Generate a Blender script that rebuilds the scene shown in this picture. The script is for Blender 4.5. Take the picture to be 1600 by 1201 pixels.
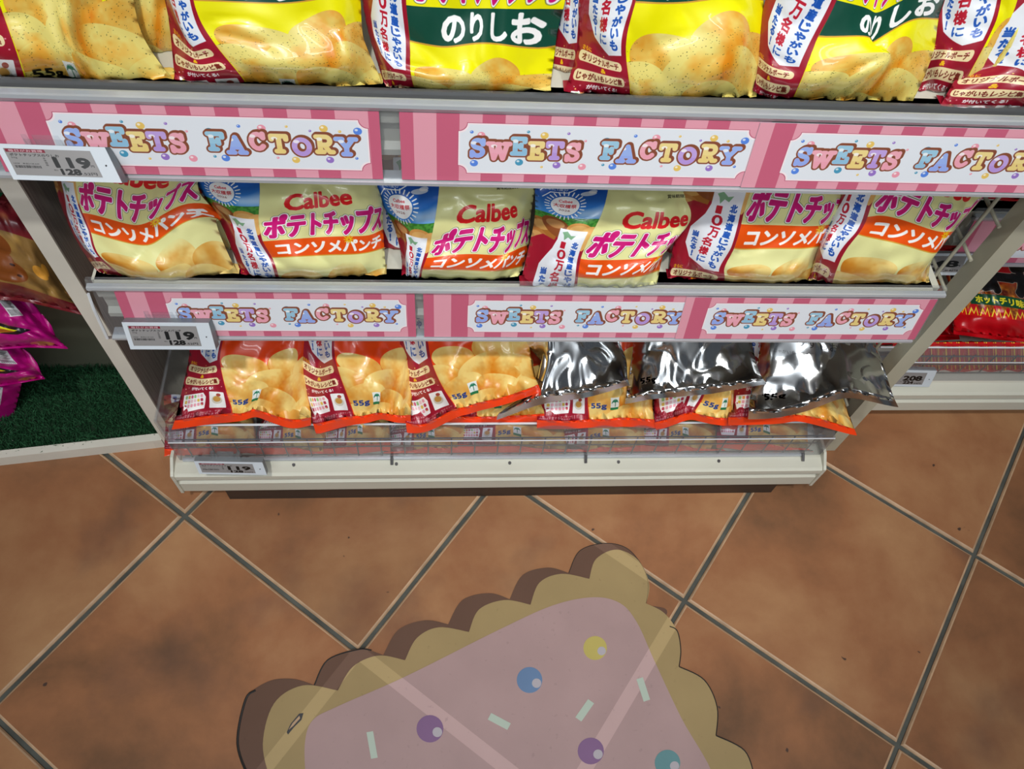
import bpy, bmesh, math, random
import numpy as np
from mathutils import Euler, Vector

for o in list(bpy.data.objects):
    bpy.data.objects.remove(o, do_unlink=True)
SC = bpy.context.scene
COL = SC.collection

# ------------------------------------------------------------------ camera, world, lights, exposure
CAM_ROT = (0.5465, -0.0711, -0.0442)
CAM_LOC = (0.3551, -0.4698, 1.1048)
F_PX = 1269.9
cam = bpy.data.cameras.new('camera')
cam_ob = bpy.data.objects.new('camera', cam)
COL.objects.link(cam_ob)
cam_ob.location = CAM_LOC
cam_ob.rotation_euler = CAM_ROT
cam.sensor_fit = 'HORIZONTAL'
cam.sensor_width = 36
cam.lens = 36 * F_PX / 1600
cam.clip_start = 0.02
SC.camera = cam_ob
RM = np.array(Euler(CAM_ROT, 'XYZ').to_matrix())
CL = np.array(CAM_LOC)

world = bpy.data.worlds.new('shop_air')
SC.world = world
world.use_nodes = True
wn = world.node_tree
wn.nodes['Background'].inputs[0].default_value = (0.80, 0.88, 1.0, 1)
wn.nodes['Background'].inputs[1].default_value = 0.09

def area_light(name, loc, target, size, power, colour, sy=None):
    l = bpy.data.lights.new(name, 'AREA')
    l.energy = power
    l.color = colour
    l.size = size
    if sy:
        l.shape = 'RECTANGLE'
        l.size_y = sy
    o = bpy.data.objects.new(name, l)
    COL.objects.link(o)
    o.location = loc
    o.rotation_euler = (Vector(target) - Vector(loc)).to_track_quat('-Z', 'Y').to_euler()
    return o

def spot(name, loc, target, power, colour, angle=50, blend=.5, rad=.05):
    l = bpy.data.lights.new(name, 'SPOT')
    l.energy = power
    l.color = colour
    l.spot_size = math.radians(angle)
    l.spot_blend = blend
    l.shadow_soft_size = rad
    o = bpy.data.objects.new(name, l)
    COL.objects.link(o)
    o.location = loc
    o.rotation_euler = (Vector(target) - Vector(loc)).to_track_quat('-Z', 'Y').to_euler()
    return o

spot('ceiling_spot', (0.15, -1.05, 2.75), (0.30, 0.22, 0.35), 140, (1.0, .97, .92), 44, 1.0, .05)
spot('ceiling_spot', (1.25, -1.00, 2.75), (0.95, 0.22, 0.30), 84, (1.0, .97, .92), 44, 1.0, .05)
area_light('added_fill_panel', (0.2, -1.65, 2.84), (0.2, -1.65, 0.0), 2.6, 20, (.93, .97, 1.0), .25)  # added out of view to give the foil bags bright reflections
area_light('added_fill_panel', (0.2, -2.4, 2.84), (0.2, -2.4, 0.0), 2.6, 34, (.93, .97, 1.0), .25)  # added out of view to brighten the wall that the foil reflects
SC.view_settings.view_transform = 'Standard'
SC.view_settings.look = 'None'
SC.view_settings.gamma = 1
SC.view_settings.use_curve_mapping = False
SC.view_settings.exposure = -0.15

# ------------------------------------------------------------------ geometry helpers
def ray(px, py):
    return RM @ np.array([(px - 800) / F_PX, -(py - 600.5) / F_PX, -1.0])

def at_y(px, py, Y):
    d = ray(px, py)
    return CL + d * (Y - CL[1]) / d[1]

def at_z(px, py, Z):
    d = ray(px, py)
    return CL + d * (Z - CL[2]) / d[2]

class MB:
    def __init__(s):
        s.v = []; s.f = []; s.m = []; s.uv = None
    def add(s, vs, fs, mi=0):
        n = len(s.v)
        s.v.extend([tuple(map(float, p)) for p in vs])
        s.f.extend([tuple(i + n for i in f) for f in fs])
        s.m.extend([mi] * len(fs))
        return s
    def box(s, x0, y0, z0, x1, y1, z1, mi=0, bev=0):
        if bev:
            b = bev
            vs = []
            for z, e in ((z0, b), (z0 + b, 0), (z1 - b, 0), (z1, b)):
                vs += [(x0 + e, y0 + e, z), (x1 - e, y0 + e, z), (x1 - e, y1 - e, z), (x0 + e, y1 - e, z)]
            fs = [(3, 2, 1, 0), (12, 13, 14, 15)]
            for k in range(3):
                for i in range(4):
                    j = (i + 1) % 4
                    fs.append((k * 4 + i, k * 4 + j, k * 4 + 4 + j, k * 4 + 4 + i))
            return s.add(vs, fs, mi)
        return s.add([(x0, y0, z0), (x1, y0, z0), (x1, y1, z0), (x0, y1, z0), (x0, y0, z1), (x1, y0, z1), (x1, y1, z1), (x0, y1, z1)],
                     [(3, 2, 1, 0), (4, 5, 6, 7), (0, 1, 5, 4), (1, 2, 6, 5), (2, 3, 7, 6), (3, 0, 4, 7)], mi)
    def tube(s, a, b, r, n=8, mi=0):
        a = Vector(a); b = Vector(b); d = (b - a).normalized()
        u = d.orthogonal().normalized(); w = d.cross(u)
        vs = []
        for p in (a, b):
            for i in range(n):
                t = 2 * math.pi * i / n
                vs.append(p + r * (math.cos(t) * u + math.sin(t) * w))
        fs = [tuple(range(n))[::-1], tuple(range(n, 2 * n))]
        for i in range(n):
            j = (i + 1) % n
            fs.append((i, j, n + j, n + i))
        return s.add(vs, fs, mi)
    def extr_x(s, prof, x0, x1, mi=0, caps=True):      # profile of (y, z) swept along x
        n = len(prof)
        vs = [(x0, y, z) for y, z in prof] + [(x1, y, z) for y, z in prof]
        fs = [(i, (i + 1) % n, n + (i + 1) % n, n + i) for i in range(n)]
        if caps:
            fs += [tuple(range(n))[::-1], tuple(range(n, 2 * n))]
        return s.add(vs, fs, mi)
    def prism(s, poly, off, mi=0):                      # 3D polygon and its offset copy
        n = len(poly)
        vs = [tuple(p) for p in poly] + [tuple(np.array(p) + np.array(off)) for p in poly]
        fs = [tuple(range(n)), tuple(range(n, 2 * n))[::-1]] + [((i + 1) % n, i, n + i, n + (i + 1) % n) for i in range(n)]
        return s.add(vs, fs, mi)

def obj(name, mb, mats, parent=None, smooth=False, loc=None):
    me = bpy.data.meshes.new(name)
    off = Vector(parent.get('_w', (0, 0, 0))) if parent else Vector(loc or (0, 0, 0))
    me.from_pydata([(v[0] - off.x, v[1] - off.y, v[2] - off.z) for v in mb.v], [], mb.f)
    if not isinstance(mats, (list, tuple)):
        mats = [mats]
    for m in mats:
        me.materials.append(m)
    me.polygons.foreach_set('material_index', mb.m)
    if mb.uv is None and len(mb.f) < 5000:
        bm = bmesh.new(); bm.from_mesh(me)
        bmesh.ops.recalc_face_normals(bm, faces=bm.faces)
        bm.to_mesh(me); bm.free()
    if smooth:
        me.polygons.foreach_set('use_smooth', [True] * len(mb.f))
    if mb.uv is not None:
        ul = me.uv_layers.new(name='UVMap')
        idx = np.zeros(len(me.loops), np.int32)
        me.loops.foreach_get('vertex_index', idx)
        ul.data.foreach_set('uv', np.asarray(mb.uv, np.float32)[idx].ravel())
    me.update()
    o = bpy.data.objects.new(name, me)
    COL.objects.link(o)
    if parent:
        o.parent = parent
        o['_w'] = tuple(off)
    elif loc:
        o.location = loc
        o['_w'] = tuple(loc)
    return o

def tag(o, label=None, cat=None, group=None, kind=None):
    if label: o['label'] = label
    if cat: o['category'] = cat
    if group: o['group'] = group
    if kind: o['kind'] = kind
    return o

def thing(name, label, cat, loc=(0, 0, 0), group=None, kind=None):
    o = bpy.data.objects.new(name, None)
    o.empty_display_size = .02
    COL.objects.link(o)
    o.location = loc
    o['_w'] = tuple(map(float, loc))
    return tag(o, label, cat, group, kind)

def quad_uv(mb, pts):                                   # a quad TL TR BR BL with full uv
    mb.add(pts, [(3, 2, 1, 0)])
    mb.uv = [(0, 1), (1, 1), (1, 0), (0, 0)]
    return mb

# ------------------------------------------------------------------ materials
def mat(name, rgb, rough=.5, metal=0.0, coat=0.0, spec=.5, noise=0.0, nscale=20.0, bump=0.0, bscale=60.0, stretch=None):
    m = bpy.data.materials.new(name)
    m.use_nodes = True
    nt = m.node_tree
    b = nt.nodes['Principled BSDF']
    b.inputs['Base Color'].default_value = (*rgb, 1)
    b.inputs['Roughness'].default_value = rough
    b.inputs['Metallic'].default_value = metal
    b.inputs['Coat Weight'].default_value = coat
    b.inputs['Specular IOR Level'].default_value = spec
    tc = nt.nodes.new('ShaderNodeTexCoord')
    mp = nt.nodes.new('ShaderNodeMapping')
    nt.links.new(tc.outputs['Object'], mp.inputs[0])
    if stretch:
        mp.inputs['Scale'].default_value = stretch
    if noise:
        n = nt.nodes.new('ShaderNodeTexNoise')
        n.inputs['Scale'].default_value = nscale
        n.inputs['Detail'].default_value = 5
        nt.links.new(mp.outputs[0], n.inputs[0])
        r = nt.nodes.new('ShaderNodeValToRGB')
        r.color_ramp.elements[0].position = .3
        r.color_ramp.elements[1].position = .7
        r.color_ramp.elements[0].color = (*[c * (1 - noise) for c in rgb], 1)
        r.color_ramp.elements[1].color = (*[min(1, c * (1 + noise)) for c in rgb], 1)
        nt.links.new(n.outputs[0], r.inputs[0])
        nt.links.new(r.outputs[0], b.inputs['Base Color'])
    if bump:
        n2 = nt.nodes.new('ShaderNodeTexNoise')
        n2.inputs['Scale'].default_value = bscale
        n2.inputs['Detail'].default_value = 3
        nt.links.new(mp.outputs[0], n2.inputs[0])
        bp = nt.nodes.new('ShaderNodeBump')
        bp.inputs['Strength'].default_value = bump
        bp.inputs['Distance'].default_value = .002
        nt.links.new(n2.outputs[0], bp.inputs['Height'])
        nt.links.new(bp.outputs[0], b.inputs['Normal'])
    return m

def clear_mat(name, tint=(.93, .95, .97), gloss=.12, rough=.06, haze=0.0):
    m = bpy.data.materials.new(name)
    m.use_nodes = True
    nt = m.node_tree
    nt.nodes.clear()
    out = nt.nodes.new('ShaderNodeOutputMaterial')
    tr = nt.nodes.new('ShaderNodeBsdfTransparent')
    tr.inputs[0].default_value = (*tint, 1)
    gl = nt.nodes.new('ShaderNodeBsdfGlossy')
    gl.inputs['Roughness'].default_value = rough
    fr = nt.nodes.new('ShaderNodeLayerWeight')
    fr.inputs[0].default_value = .5
    pw = nt.nodes.new('ShaderNodeMath'); pw.operation = 'POWER'; pw.inputs[1].default_value = 5
    nt.links.new(fr.outputs['Facing'], pw.inputs[0])
    ad = nt.nodes.new('ShaderNodeMath'); ad.operation = 'MULTIPLY_ADD'
    ad.inputs[1].default_value = .9; ad.inputs[2].default_value = gloss
    nt.links.new(pw.outputs[0], ad.inputs[0])
    mx = nt.nodes.new('ShaderNodeMixShader')
    nt.links.new(ad.outputs[0], mx.inputs[0])
    nt.links.new(tr.outputs[0], mx.inputs[1])
    nt.links.new(gl.outputs[0], mx.inputs[2])
    last = mx
    if haze:
        df = nt.nodes.new('ShaderNodeBsdfDiffuse')
        df.inputs[0].default_value = (.8, .83, .86, 1)
        m2 = nt.nodes.new('ShaderNodeMixShader')
        m2.inputs[0].default_value = haze
        nt.links.new(mx.outputs[0], m2.inputs[1])
        nt.links.new(df.outputs[0], m2.inputs[2])
        last = m2
    nt.links.new(last.outputs[0], out.inputs[0])
    return m

def printed_mat(name, img, rough=.3, coat=.0, bump=0.0, bscale=30, metal=0.0, spec=.5):
    m = mat(name, (1, 1, 1), rough, metal, coat, spec)
    nt = m.node_tree
    b = nt.nodes['Principled BSDF']
    t = nt.nodes.new('ShaderNodeTexImage')
    t.image = img
    t.extension = 'EXTEND'
    tc = nt.nodes.new('ShaderNodeTexCoord')
    nt.links.new(tc.outputs['UV'], t.inputs[0])
    nt.links.new(t.outputs[0], b.inputs['Base Color'])
    if bump:
        g = nt.nodes.new('ShaderNodeTexNoise')
        g.inputs['Scale'].default_value = bscale
        g.inputs['Detail'].default_value = 2
        g.inputs['Distortion'].default_value = 1.2
        nt.links.new(tc.outputs['Object'], g.inputs[0])
        bp = nt.nodes.new('ShaderNodeBump')
        bp.inputs['Strength'].default_value = bump
        bp.inputs['Distance'].default_value = .004
        nt.links.new(g.outputs[0], bp.inputs['Height'])
        nt.links.new(bp.outputs[0], b.inputs['Normal'])
    return m

# ------------------------------------------------------------------ flat print (drawn here, nothing is loaded)
class Canvas:
    def __init__(s, w, h, rgb=(1, 1, 1)):
        s.w, s.h = w, h
        s.a = np.ones((h, w, 3), np.float32) * np.array(rgb, np.float32)
    def comp(s, m, rgb, al=1.0):
        k = (m * al)[..., None]
        s.a = s.a * (1 - k) + np.array(rgb, np.float32) * k
    def tris(s, T):                                     # coverage mask of triangles (n,3,2) in pixels
        SS = 3
        T = np.asarray(T, float).copy()
        T[..., 1] *= SS
        ar = (T[:, 1, 0] - T[:, 0, 0]) * (T[:, 2, 1] - T[:, 0, 1]) - (T[:, 2, 0] - T[:, 0, 0]) * (T[:, 1, 1] - T[:, 0, 1])
        T = T[np.abs(ar) > 1e-9]; ar = ar[np.abs(ar) > 1e-9]
        T[ar < 0] = T[ar < 0][:, ::-1]
        A = T.reshape(-1, 2); B = T[:, [1, 2, 0]].reshape(-1, 2)
        sg = np.where(B[:, 1] > A[:, 1], 1.0, -1.0)
        lo = np.where((sg > 0)[:, None], A, B); hi = np.where((sg > 0)[:, None], B, A)
        H = s.h * SS
        r0 = np.clip(np.ceil(lo[:, 1] - .5), 0, H).astype(int)
        r1 = np.clip(np.ceil(hi[:, 1] - .5), 0, H).astype(int)
        n = np.maximum(r1 - r0, 0)
        e = np.repeat(np.arange(len(n)), n)
        if not len(e):
            return np.zeros((s.h, s.w), np.float32)
        row = np.arange(n.sum()) - np.repeat(np.cumsum(n) - n, n) + r0[e]
        t = (row + .5 - lo[e, 1]) / (hi[e, 1] - lo[e, 1])
        x = np.clip(lo[e, 0] + t * (hi[e, 0] - lo[e, 0]), 0, s.w)
        xi = np.floor(x).astype(int); fr = x - xi
        acc = np.zeros((H, s.w + 2))
        np.add.at(acc, (row, xi), sg[e] * (1 - fr))
        np.add.at(acc, (row, xi + 1), sg[e] * fr)
        m = np.abs(np.cumsum(acc, 1))[:, :s.w]
        return np.clip(m.reshape(s.h, SS, s.w).mean(1), 0, 1).astype(np.float32)
    def poly(s, pts, rgb=None, al=1.0):                 # any simple polygon, signed fan
        P = np.asarray(pts, float)
        SS = 3
        A = P.copy(); A[:, 1] *= SS; B = np.roll(A, -1, 0)
        sg = np.where(B[:, 1] > A[:, 1], 1.0, -1.0)
        lo = np.where((sg > 0)[:, None], A, B); hi = np.where((sg > 0)[:, None], B, A)
        H = s.h * SS
        r0 = np.clip(np.ceil(lo[:, 1] - .5), 0, H).astype(int); r1 = np.clip(np.ceil(hi[:, 1] - .5), 0, H).astype(int)
        n = np.maximum(r1 - r0, 0); e = np.repeat(np.arange(len(n)), n)
        acc = np.zeros((H, s.w + 2))
        if len(e):
            row = np.arange(n.sum()) - np.repeat(np.cumsum(n) - n, n) + r0[e]
            t = (row + .5 - lo[e, 1]) / (hi[e, 1] - lo[e, 1])
            x = np.clip(lo[e, 0] + t * (hi[e, 0] - lo[e, 0]), 0, s.w)
            xi = np.floor(x).astype(int); fr = x - xi
            np.add.at(acc, (row, xi), sg[e] * (1 - fr)); np.add.at(acc, (row, xi + 1), sg[e] * fr)
        m = np.clip(np.abs(np.cumsum(acc, 1))[:, :s.w].reshape(s.h, SS, s.w).mean(1), 0, 1).astype(np.float32)
        if rgb is not None:
            s.comp(m, rgb, al)
        return m
    def rect(s, x0, y0, x1, y1, rgb, al=1.0):
        return s.poly([(x0, y0), (x1, y0), (x1, y1), (x0, y1)], rgb, al)
    def rrect(s, x0, y0, x1, y1, r, rgb, al=1.0, ang=0):
        P = []
        for cx, cy, a0 in ((x1 - r, y0 + r, -90), (x1 - r, y1 - r, 0), (x0 + r, y1 - r, 90), (x0 + r, y0 + r, 180)):
            for k in range(7):
                t = math.radians(a0 + 15 * k)
                P.append((cx + r * math.cos(t), cy + r * math.sin(t)))
        P = np.array(P)
        if ang:
            c = np.array([(x0 + x1) / 2, (y0 + y1) / 2]); a = math.radians(ang)
            P = (P - c) @ np.array([[math.cos(a), math.sin(a)], [-math.sin(a), math.cos(a)]]) + c
        return s.poly(P, rgb, al)
    def disc(s, cx, cy, rx, ry, rgb=None, al=1.0, ang=0):
        t = np.linspace(0, 2 * math.pi, 49)[:-1]; a = math.radians(ang)
        X = rx * np.cos(t); Y = ry * np.sin(t)
        return s.poly(np.stack([cx + X * math.cos(a) - Y * math.sin(a), cy + X * math.sin(a) + Y * math.cos(a)], 1), rgb, al)
    def line(s, pts, r, rgb=None, al=1.0):
        P = np.asarray(pts, float)
        x0 = max(0, int(P[:, 0].min() - r - 2)); x1 = min(s.w, int(P[:, 0].max() + r + 3))
        y0 = max(0, int(P[:, 1].min() - r - 2)); y1 = min(s.h, int(P[:, 1].max() + r + 3))
        m = np.zeros((s.h, s.w), np.float32)
        if x1 <= x0 or y1 <= y0:
            return m
        yy, xx = np.mgrid[y0:y1, x0:x1] + .5
        d = np.full(xx.shape, 1e9)
        for a, b in zip(P[:-1], P[1:]):
            ab = b - a; L = max(ab @ ab, 1e-9)
            t = np.clip(((xx - a[0]) * ab[0] + (yy - a[1]) * ab[1]) / L, 0, 1)
            d = np.minimum(d, np.hypot(xx - a[0] - t * ab[0], yy - a[1] - t * ab[1]))
        m[y0:y1, x0:x1] = np.clip(r - d + .5, 0, 1)
        if rgb is not None:
            s.comp(m, rgb, al)
        return m
    def text(s, st, box, rgb=None, bold=0, outl=(), xf=None, slant=0.0, al=1.0, keep=False):
        T = glyphs(st).copy()
        x0, y0, x1, y1 = box
        if keep:                                        # keep the aspect of the letters, left aligned
            asp = GLY[st][1]; x1 = x0 + (y1 - y0) * asp
        T[..., 0] += slant * (T[..., 1] - .5) * (y1 - y0) / max(x1 - x0, 1)
        T = np.stack([x0 + T[..., 0] * (x1 - x0), y1 - T[..., 1] * (y1 - y0)], -1)
        if xf:
            T = xf(T)
        m = s.tris(T)
        if rgb is None:
            return m
        for r, c in sorted(outl, key=lambda q: -q[0]):
            s.comp(dilate(m, r + bold), c)
        s.comp(dilate(m, bold) if bold else m, rgb, al)
        return m
    def vtext(s, st, x, y0, y1, w, rgb, bold=0, slant=0):
        n = len(st); h = (y1 - y0) / n
        for i, ch in enumerate(st):
            dx = slant * (i / max(n - 1, 1))
            s.text(ch, (x - w / 2 + dx, y0 + i * h + .06 * h, x + w / 2 + dx, y0 + (i + 1) * h - .06 * h), rgb, bold)
    def image(s, name):
        im = bpy.data.images.new(name, s.w, s.h)
        buf = np.ones((s.h, s.w, 4), np.float32)
        buf[..., :3] = np.clip(s.a[::-1], 0, 1)
        im.pixels.foreach_set(buf.ravel())
        im.update()
        im.pack()
        return im

def dilate(m, r):
    R = int(math.ceil(r)); out = m.copy()
    ys, xs = np.nonzero(m > .01)
    if not len(ys):
        return out
    y0 = max(ys.min() - R - 1, 0); y1 = min(ys.max() + R + 2, m.shape[0]); x0 = max(xs.min() - R - 1, 0); x1 = min(xs.max() + R + 2, m.shape[1])
    src = np.pad(m[y0:y1, x0:x1], R)
    acc = np.zeros((y1 - y0, x1 - x0), np.float32)
    for dy in range(-R, R + 1):
        for dx in range(-R, R + 1):
            k = min(1.0, r + .5 - math.hypot(dx, dy))
            if k <= 0:
                continue
            w = src[R + dy:R + dy + y1 - y0, R + dx:R + dx + x1 - x0]
            np.maximum(acc, w * k, out=acc)
    out[y0:y1, x0:x1] = np.maximum(out[y0:y1, x0:x1], acc)
    return out

GLY = {}
def glyphs(st):
    if st in GLY:
        return GLY[st][0]
    cu = bpy.data.curves.new('lettering', 'FONT')
    cu.body = st
    cu.resolution_u = 3
    o = bpy.data.objects.new('lettering', cu)
    COL.objects.link(o)
    dg = bpy.context.evaluated_depsgraph_get()
    ev = o.evaluated_get(dg)
    me = ev.to_mesh()
    me.calc_loop_triangles()
    co = np.zeros(len(me.vertices) * 3); me.vertices.foreach_get('co', co)
    co = co.reshape(-1, 3)[:, :2]
    ti = np.zeros(len(me.loop_triangles) * 3, np.int32); me.loop_triangles.foreach_get('vertices', ti)
    T = co[ti].reshape(-1, 3, 2)
    ev.to_mesh_clear()
    bpy.data.objects.remove(o, do_unlink=True)
    bpy.data.curves.remove(cu)
    lo = T.min((0, 1)); hi = T.max((0, 1)); sz = np.maximum(hi - lo, 1e-4)
    GLY[st] = ((T - lo) / sz, sz[0] / sz[1])
    return GLY[st][0]

def vnoise(h, w, cells, seed):
    r = np.random.RandomState(seed)
    ch = max(2, int(cells * h / w) + 2); cw = cells + 2
    g = r.rand(ch + 2, cw + 2).astype(np.float32)
    y = np.linspace(0, ch - .01, h); x = np.linspace(0, cw - .01, w)
    yi = y.astype(int); xi = x.astype(int)
    fy = (y - yi); fx = (x - xi); fy = (fy * fy * (3 - 2 * fy))[:, None]; fx = (fx * fx * (3 - 2 * fx))[None]
    a = g[yi][:, xi]; b = g[yi][:, xi + 1]; c = g[yi + 1][:, xi]; d = g[yi + 1][:, xi + 1]
    return (a * (1 - fx) + b * fx) * (1 - fy) + (c * (1 - fx) + d * fx) * fy

def hexc(h):
    return tuple(int(h[i:i + 2], 16) / 255 for i in (0, 2, 4))

def chips(cv, x0, y0, x1, y1, seed, specks=0, pale='f6e6a0', gold='e79a2c', ground='e9b04a'):
    rr = random.Random(seed)
    w, h = x1 - x0, y1 - y0
    base = cv.rect(x0, y0 + h * .30, x1, y1, hexc(ground))
    region = cv.rect(x0, y0, x1, y1, None) if False else None
    yy, xx = np.mgrid[0:cv.h, 0:cv.w].astype(np.float32)
    n1 = vnoise(cv.h, cv.w, 14, seed); n2 = vnoise(cv.h, cv.w, 60, seed + 1)
    lay = [(.22, .18, .20, .17, 10), (.62, .10, .20, .20, -20), (.93, .30, .20, .2, 30), (.08, .42, .20, .17, 20), (.45, .40, .26, .17, -14), (.80, .50, .24, .19, 15),
           (.22, .66, .26, .17, -8), (.60, .72, .25, .15, 12), (.95, .78, .2, .14, -20), (.07, .92, .24, .13, 5), (.42, .95, .28, .12, -6), (.80, .97, .26, .12, 8)]
    clip = np.zeros((cv.h, cv.w), np.float32); clip[max(0, int(y0 - h * .2)):int(y1), int(x0):int(x1)] = 1
    for cx, cy, rx, ry, ang in lay:
        X = x0 + cx * w; Y = y0 + cy * h; RX = rx * w; RY = ry * h * 1.15
        t = np.linspace(0, 2 * math.pi, 40)[:-1]
        k = 1 + .07 * np.sin(2 * t + rr.random() * 6) + .05 * np.sin(3 * t + rr.random() * 6)
        a = math.radians(ang)
        px = RX * k * np.cos(t); py = RY * k * np.sin(t)
        P = np.stack([X + px * math.cos(a) - py * math.sin(a), Y + px * math.sin(a) + py * math.cos(a)], 1)
        rim = cv.poly(P + np.array([0, h * .018]), None)
        cv.comp(rim * clip, hexc('b8701c'), .65)
        m = cv.poly(P, None) * clip
        lx = ((xx - X) * math.cos(a) + (yy - Y) * math.sin(a)) / RX; ly = (-(xx - X) * math.sin(a) + (yy - Y) * math.cos(a)) / RY
        g = np.clip(.30 + .50 * (lx * rr.choice((-1, 1)) * .8 + ly * .55) + .7 * (n1 - .5) + .22 * (n2 - .5), 0, 1)[..., None]
        col = np.array(hexc(pale), np.float32) * (1 - g) + np.array(hexc(gold), np.float32) * g
        cv.a = cv.a * (1 - m[..., None]) + col * m[..., None]
    for _ in range(specks):
        X = rr.uniform(x0, x1); Y = rr.uniform(y0 + h * .05, y1)
        cv.disc(X, Y, rr.uniform(.8, 2.2), rr.uniform(.8, 1.8), hexc(rr.choice(('3f4a1c', '5a4a1a', '2f3a18'))), .8)

# --- the printed front of the small crisp bags (190 x 225 mm), one drawing per flavour
AW, AH = 836, 990
def bag_art(kind):
    P = {'consomme': dict(bg='e9e9a4', band='f0560c'), 'seaweed': dict(bg='f5f000', band='0d4a3a'), 'salt': dict(bg='f0460c', band='ee3a0a')}[kind]
    cv = Canvas(AW, AH, hexc(P['bg']))
    U = lambda u: u * AW
    V = lambda v: v * AH
    bx = lambda v: U(.362 - .022 * v)
    if kind == 'consomme':
        chips(cv, bx(.6), V(.60), AW, V(.955), 5, 0, 'f0d685', 'd07c14', 'd4962e')
        fade = np.clip((np.arange(AH) / AH - .545) / .07, 0, 1)[:, None, None]
        cv.a = cv.a * fade + np.array(hexc('e9e9a4'), np.float32) * (1 - fade)
    elif kind == 'seaweed':
        chips(cv, bx(.6), V(.60), AW, V(.955), 9, 520, 'ebdc7c', 'e28810', 'd89820')
    else:
        chips(cv, bx(.6), V(.635), AW, V(.955), 3, 0, 'f6d680', 'dc7c12', 'd28a22')
    # flavour band
    if kind == 'salt':
        cv.rect(0, 0, AW, V(.10), hexc('1f5aa8'))
        cv.disc(U(.68), V(.40), U(.26), V(.09), hexc('2a62b8'))
        cv.text('うすしお味', (U(.47), V(.36), U(.90), V(.44)), hexc('ffffff'), 3)
    else:
        cv.rect(bx(.45), V(.395), AW, V(.50), hexc(P['band']))
        cv.rect(bx(.45), V(.497), AW, V(.503), hexc('d9a23a'))
        s = 'コンソメパンチ' if kind == 'consomme' else 'のりしお'
        if kind == 'consomme':
            cv.text(s, (U(.40), V(.415), U(.975), V(.482)), (1, 1, 1), 4, slant=.06)
            cv.disc(U(.765), V(.412), 13, 13, hexc('f2c21a')); cv.disc(U(.765), V(.412), 5, 5, hexc('e0701a'))
            for k in range(10):
                a = k * math.pi / 5
                cv.line([(U(.765) + 12 * math.cos(a), V(.412) + 12 * math.sin(a)), (U(.765) + 22 * math.cos(a), V(.412) + 22 * math.sin(a))], 2.6, hexc('f2c21a'))
        else:
            cv.text(s, (U(.47), V(.408), U(.97), V(.488)), (1, 1, 1), 5)
    # title
    cv.text('ポテトチップス', (U(.378), V(.256), U(.985), V(.382)), hexc('d0107a') if kind != 'salt' else hexc('f5d21a'), 6,
            [(6.5, hexc('6a7a4a') if kind != 'salt' else hexc('7a1a10')), (4.5, (1, 1, 1))], slant=.10)
    cv.text('Calbee', (U(.46), V(.155), U(.83), V(.235)), hexc('e0141c') if kind != 'salt' else (1, 1, 1), 4.6, slant=.12)
    cv.text('賞味期限2027.02', (U(.70), V(.062), U(.93), V(.082)), hexc('22221a'), 1)
    # left panel: sky, field, potatoes, wine red ground
    red = hexc('a0152e')
    P0 = [(0, 0), (bx(0), 0), (bx(.955), V(.955)), (0, V(.955))]
    pm = cv.poly(P0, red)
    yy = np.arange(AH)[:, None] / AH
    sky = np.array(hexc('0e44a8'), np.float32) * (1 - np.clip(yy / .19, 0, 1))[..., None] + np.array(hexc('3f92e2'), np.float32) * np.clip(yy / .19, 0, 1)[..., None]
    m = pm * (yy < .20)
    cv.a = cv.a * (1 - m[..., None]) + sky * m[..., None]
    cv.comp(np.clip(vnoise(AH, AW, 9, 3) * 2.6 - 1.7, 0, 1) * m, (1, 1, 1), .7)
    cv.disc(U(.27), V(.055), 34, 12, (1, 1, 1), .8); cv.disc(U(.29), V(.046), 18, 10, (1, 1, 1), .8)
    m = pm * (yy >= .195) * (yy < .30)
    cv.comp(m, hexc('4c9a3a'))
    cv.comp(m * (vnoise(AH, AW, 90, 4) > .55), hexc('2f7428'), .8)
    for x, y, rx, ry, c in ((.05, .30, .11, .055, 'a86a2c'), (.14, .265, .10, .05, '8a4a22'), (.29, .275, .085, .05, 'd79a50'), (.325, .31, .045, .075, 'e8b468'), (.03, .37, .10, .06, 'b87a3c')):
        mm = cv.disc(U(x), V(y), U(rx), V(ry), None, ang=20) * pm
        cv.comp(mm, hexc(c)); cv.comp(cv.disc(U(x - .01), V(y - .015), U(rx * .6), V(ry * .5), None) * mm, hexc('f0cd88'), .45)
    cv.comp(cv.poly([(0, V(.36)), (U(.07), V(.33)), (U(.35), V(.36)), (U(.36), V(.7)), (0, V(.7))], None) * pm, red)
    # sunburst badge
    for k in range(26):
        a = k * 2 * math.pi / 26
        cv.line([(U(.16) + 72 * math.cos(a), V(.125) + 66 * math.sin(a)), (U(.16) + 90 * math.cos(a), V(.125) + 84 * math.sin(a))], 3, (1, 1, 1))
    cv.disc(U(.16), V(.125), 64, 58, (1, 1, 1))
    cv.text('Calbee', (U(.125), V(.087), U(.195), V(.102)), hexc('d01420'), 1)
    cv.text('大収穫祭', (U(.098), V(.112), U(.222), V(.134)), hexc('c8141e'), 1)
    cv.text('2026', (U(.128), V(.144), U(.192), V(.156)), hexc('7a3a2a'), 0)
    cv.line([(U(.03), V(.045)), (U(.05), V(.015)), (U(.16), V(.012)), (U(.22), V(.02)), (U(.17), V(.045)), (U(.08), V(.048)), (U(.04), V(.085))], 2.5, (1, 1, 1))
    cv.text('1年に1度の', (U(.055), V(.018), U(.165), V(.037)), (1, 1, 1), 1)
    # white ribbon
    W = (.93, .95, .98)
    cv.comp(cv.poly([(U(.17), V(.265)), (U(.335), V(.265)), (U(.335), V(.50)), (U(.325), V(.66)), (U(.24), V(.668)), (U(.12), V(.62)), (U(.075), V(.55)), (U(.085), V(.46)), (U(.15), V(.38)), (U(.17), V(.33))], None), W)
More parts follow.
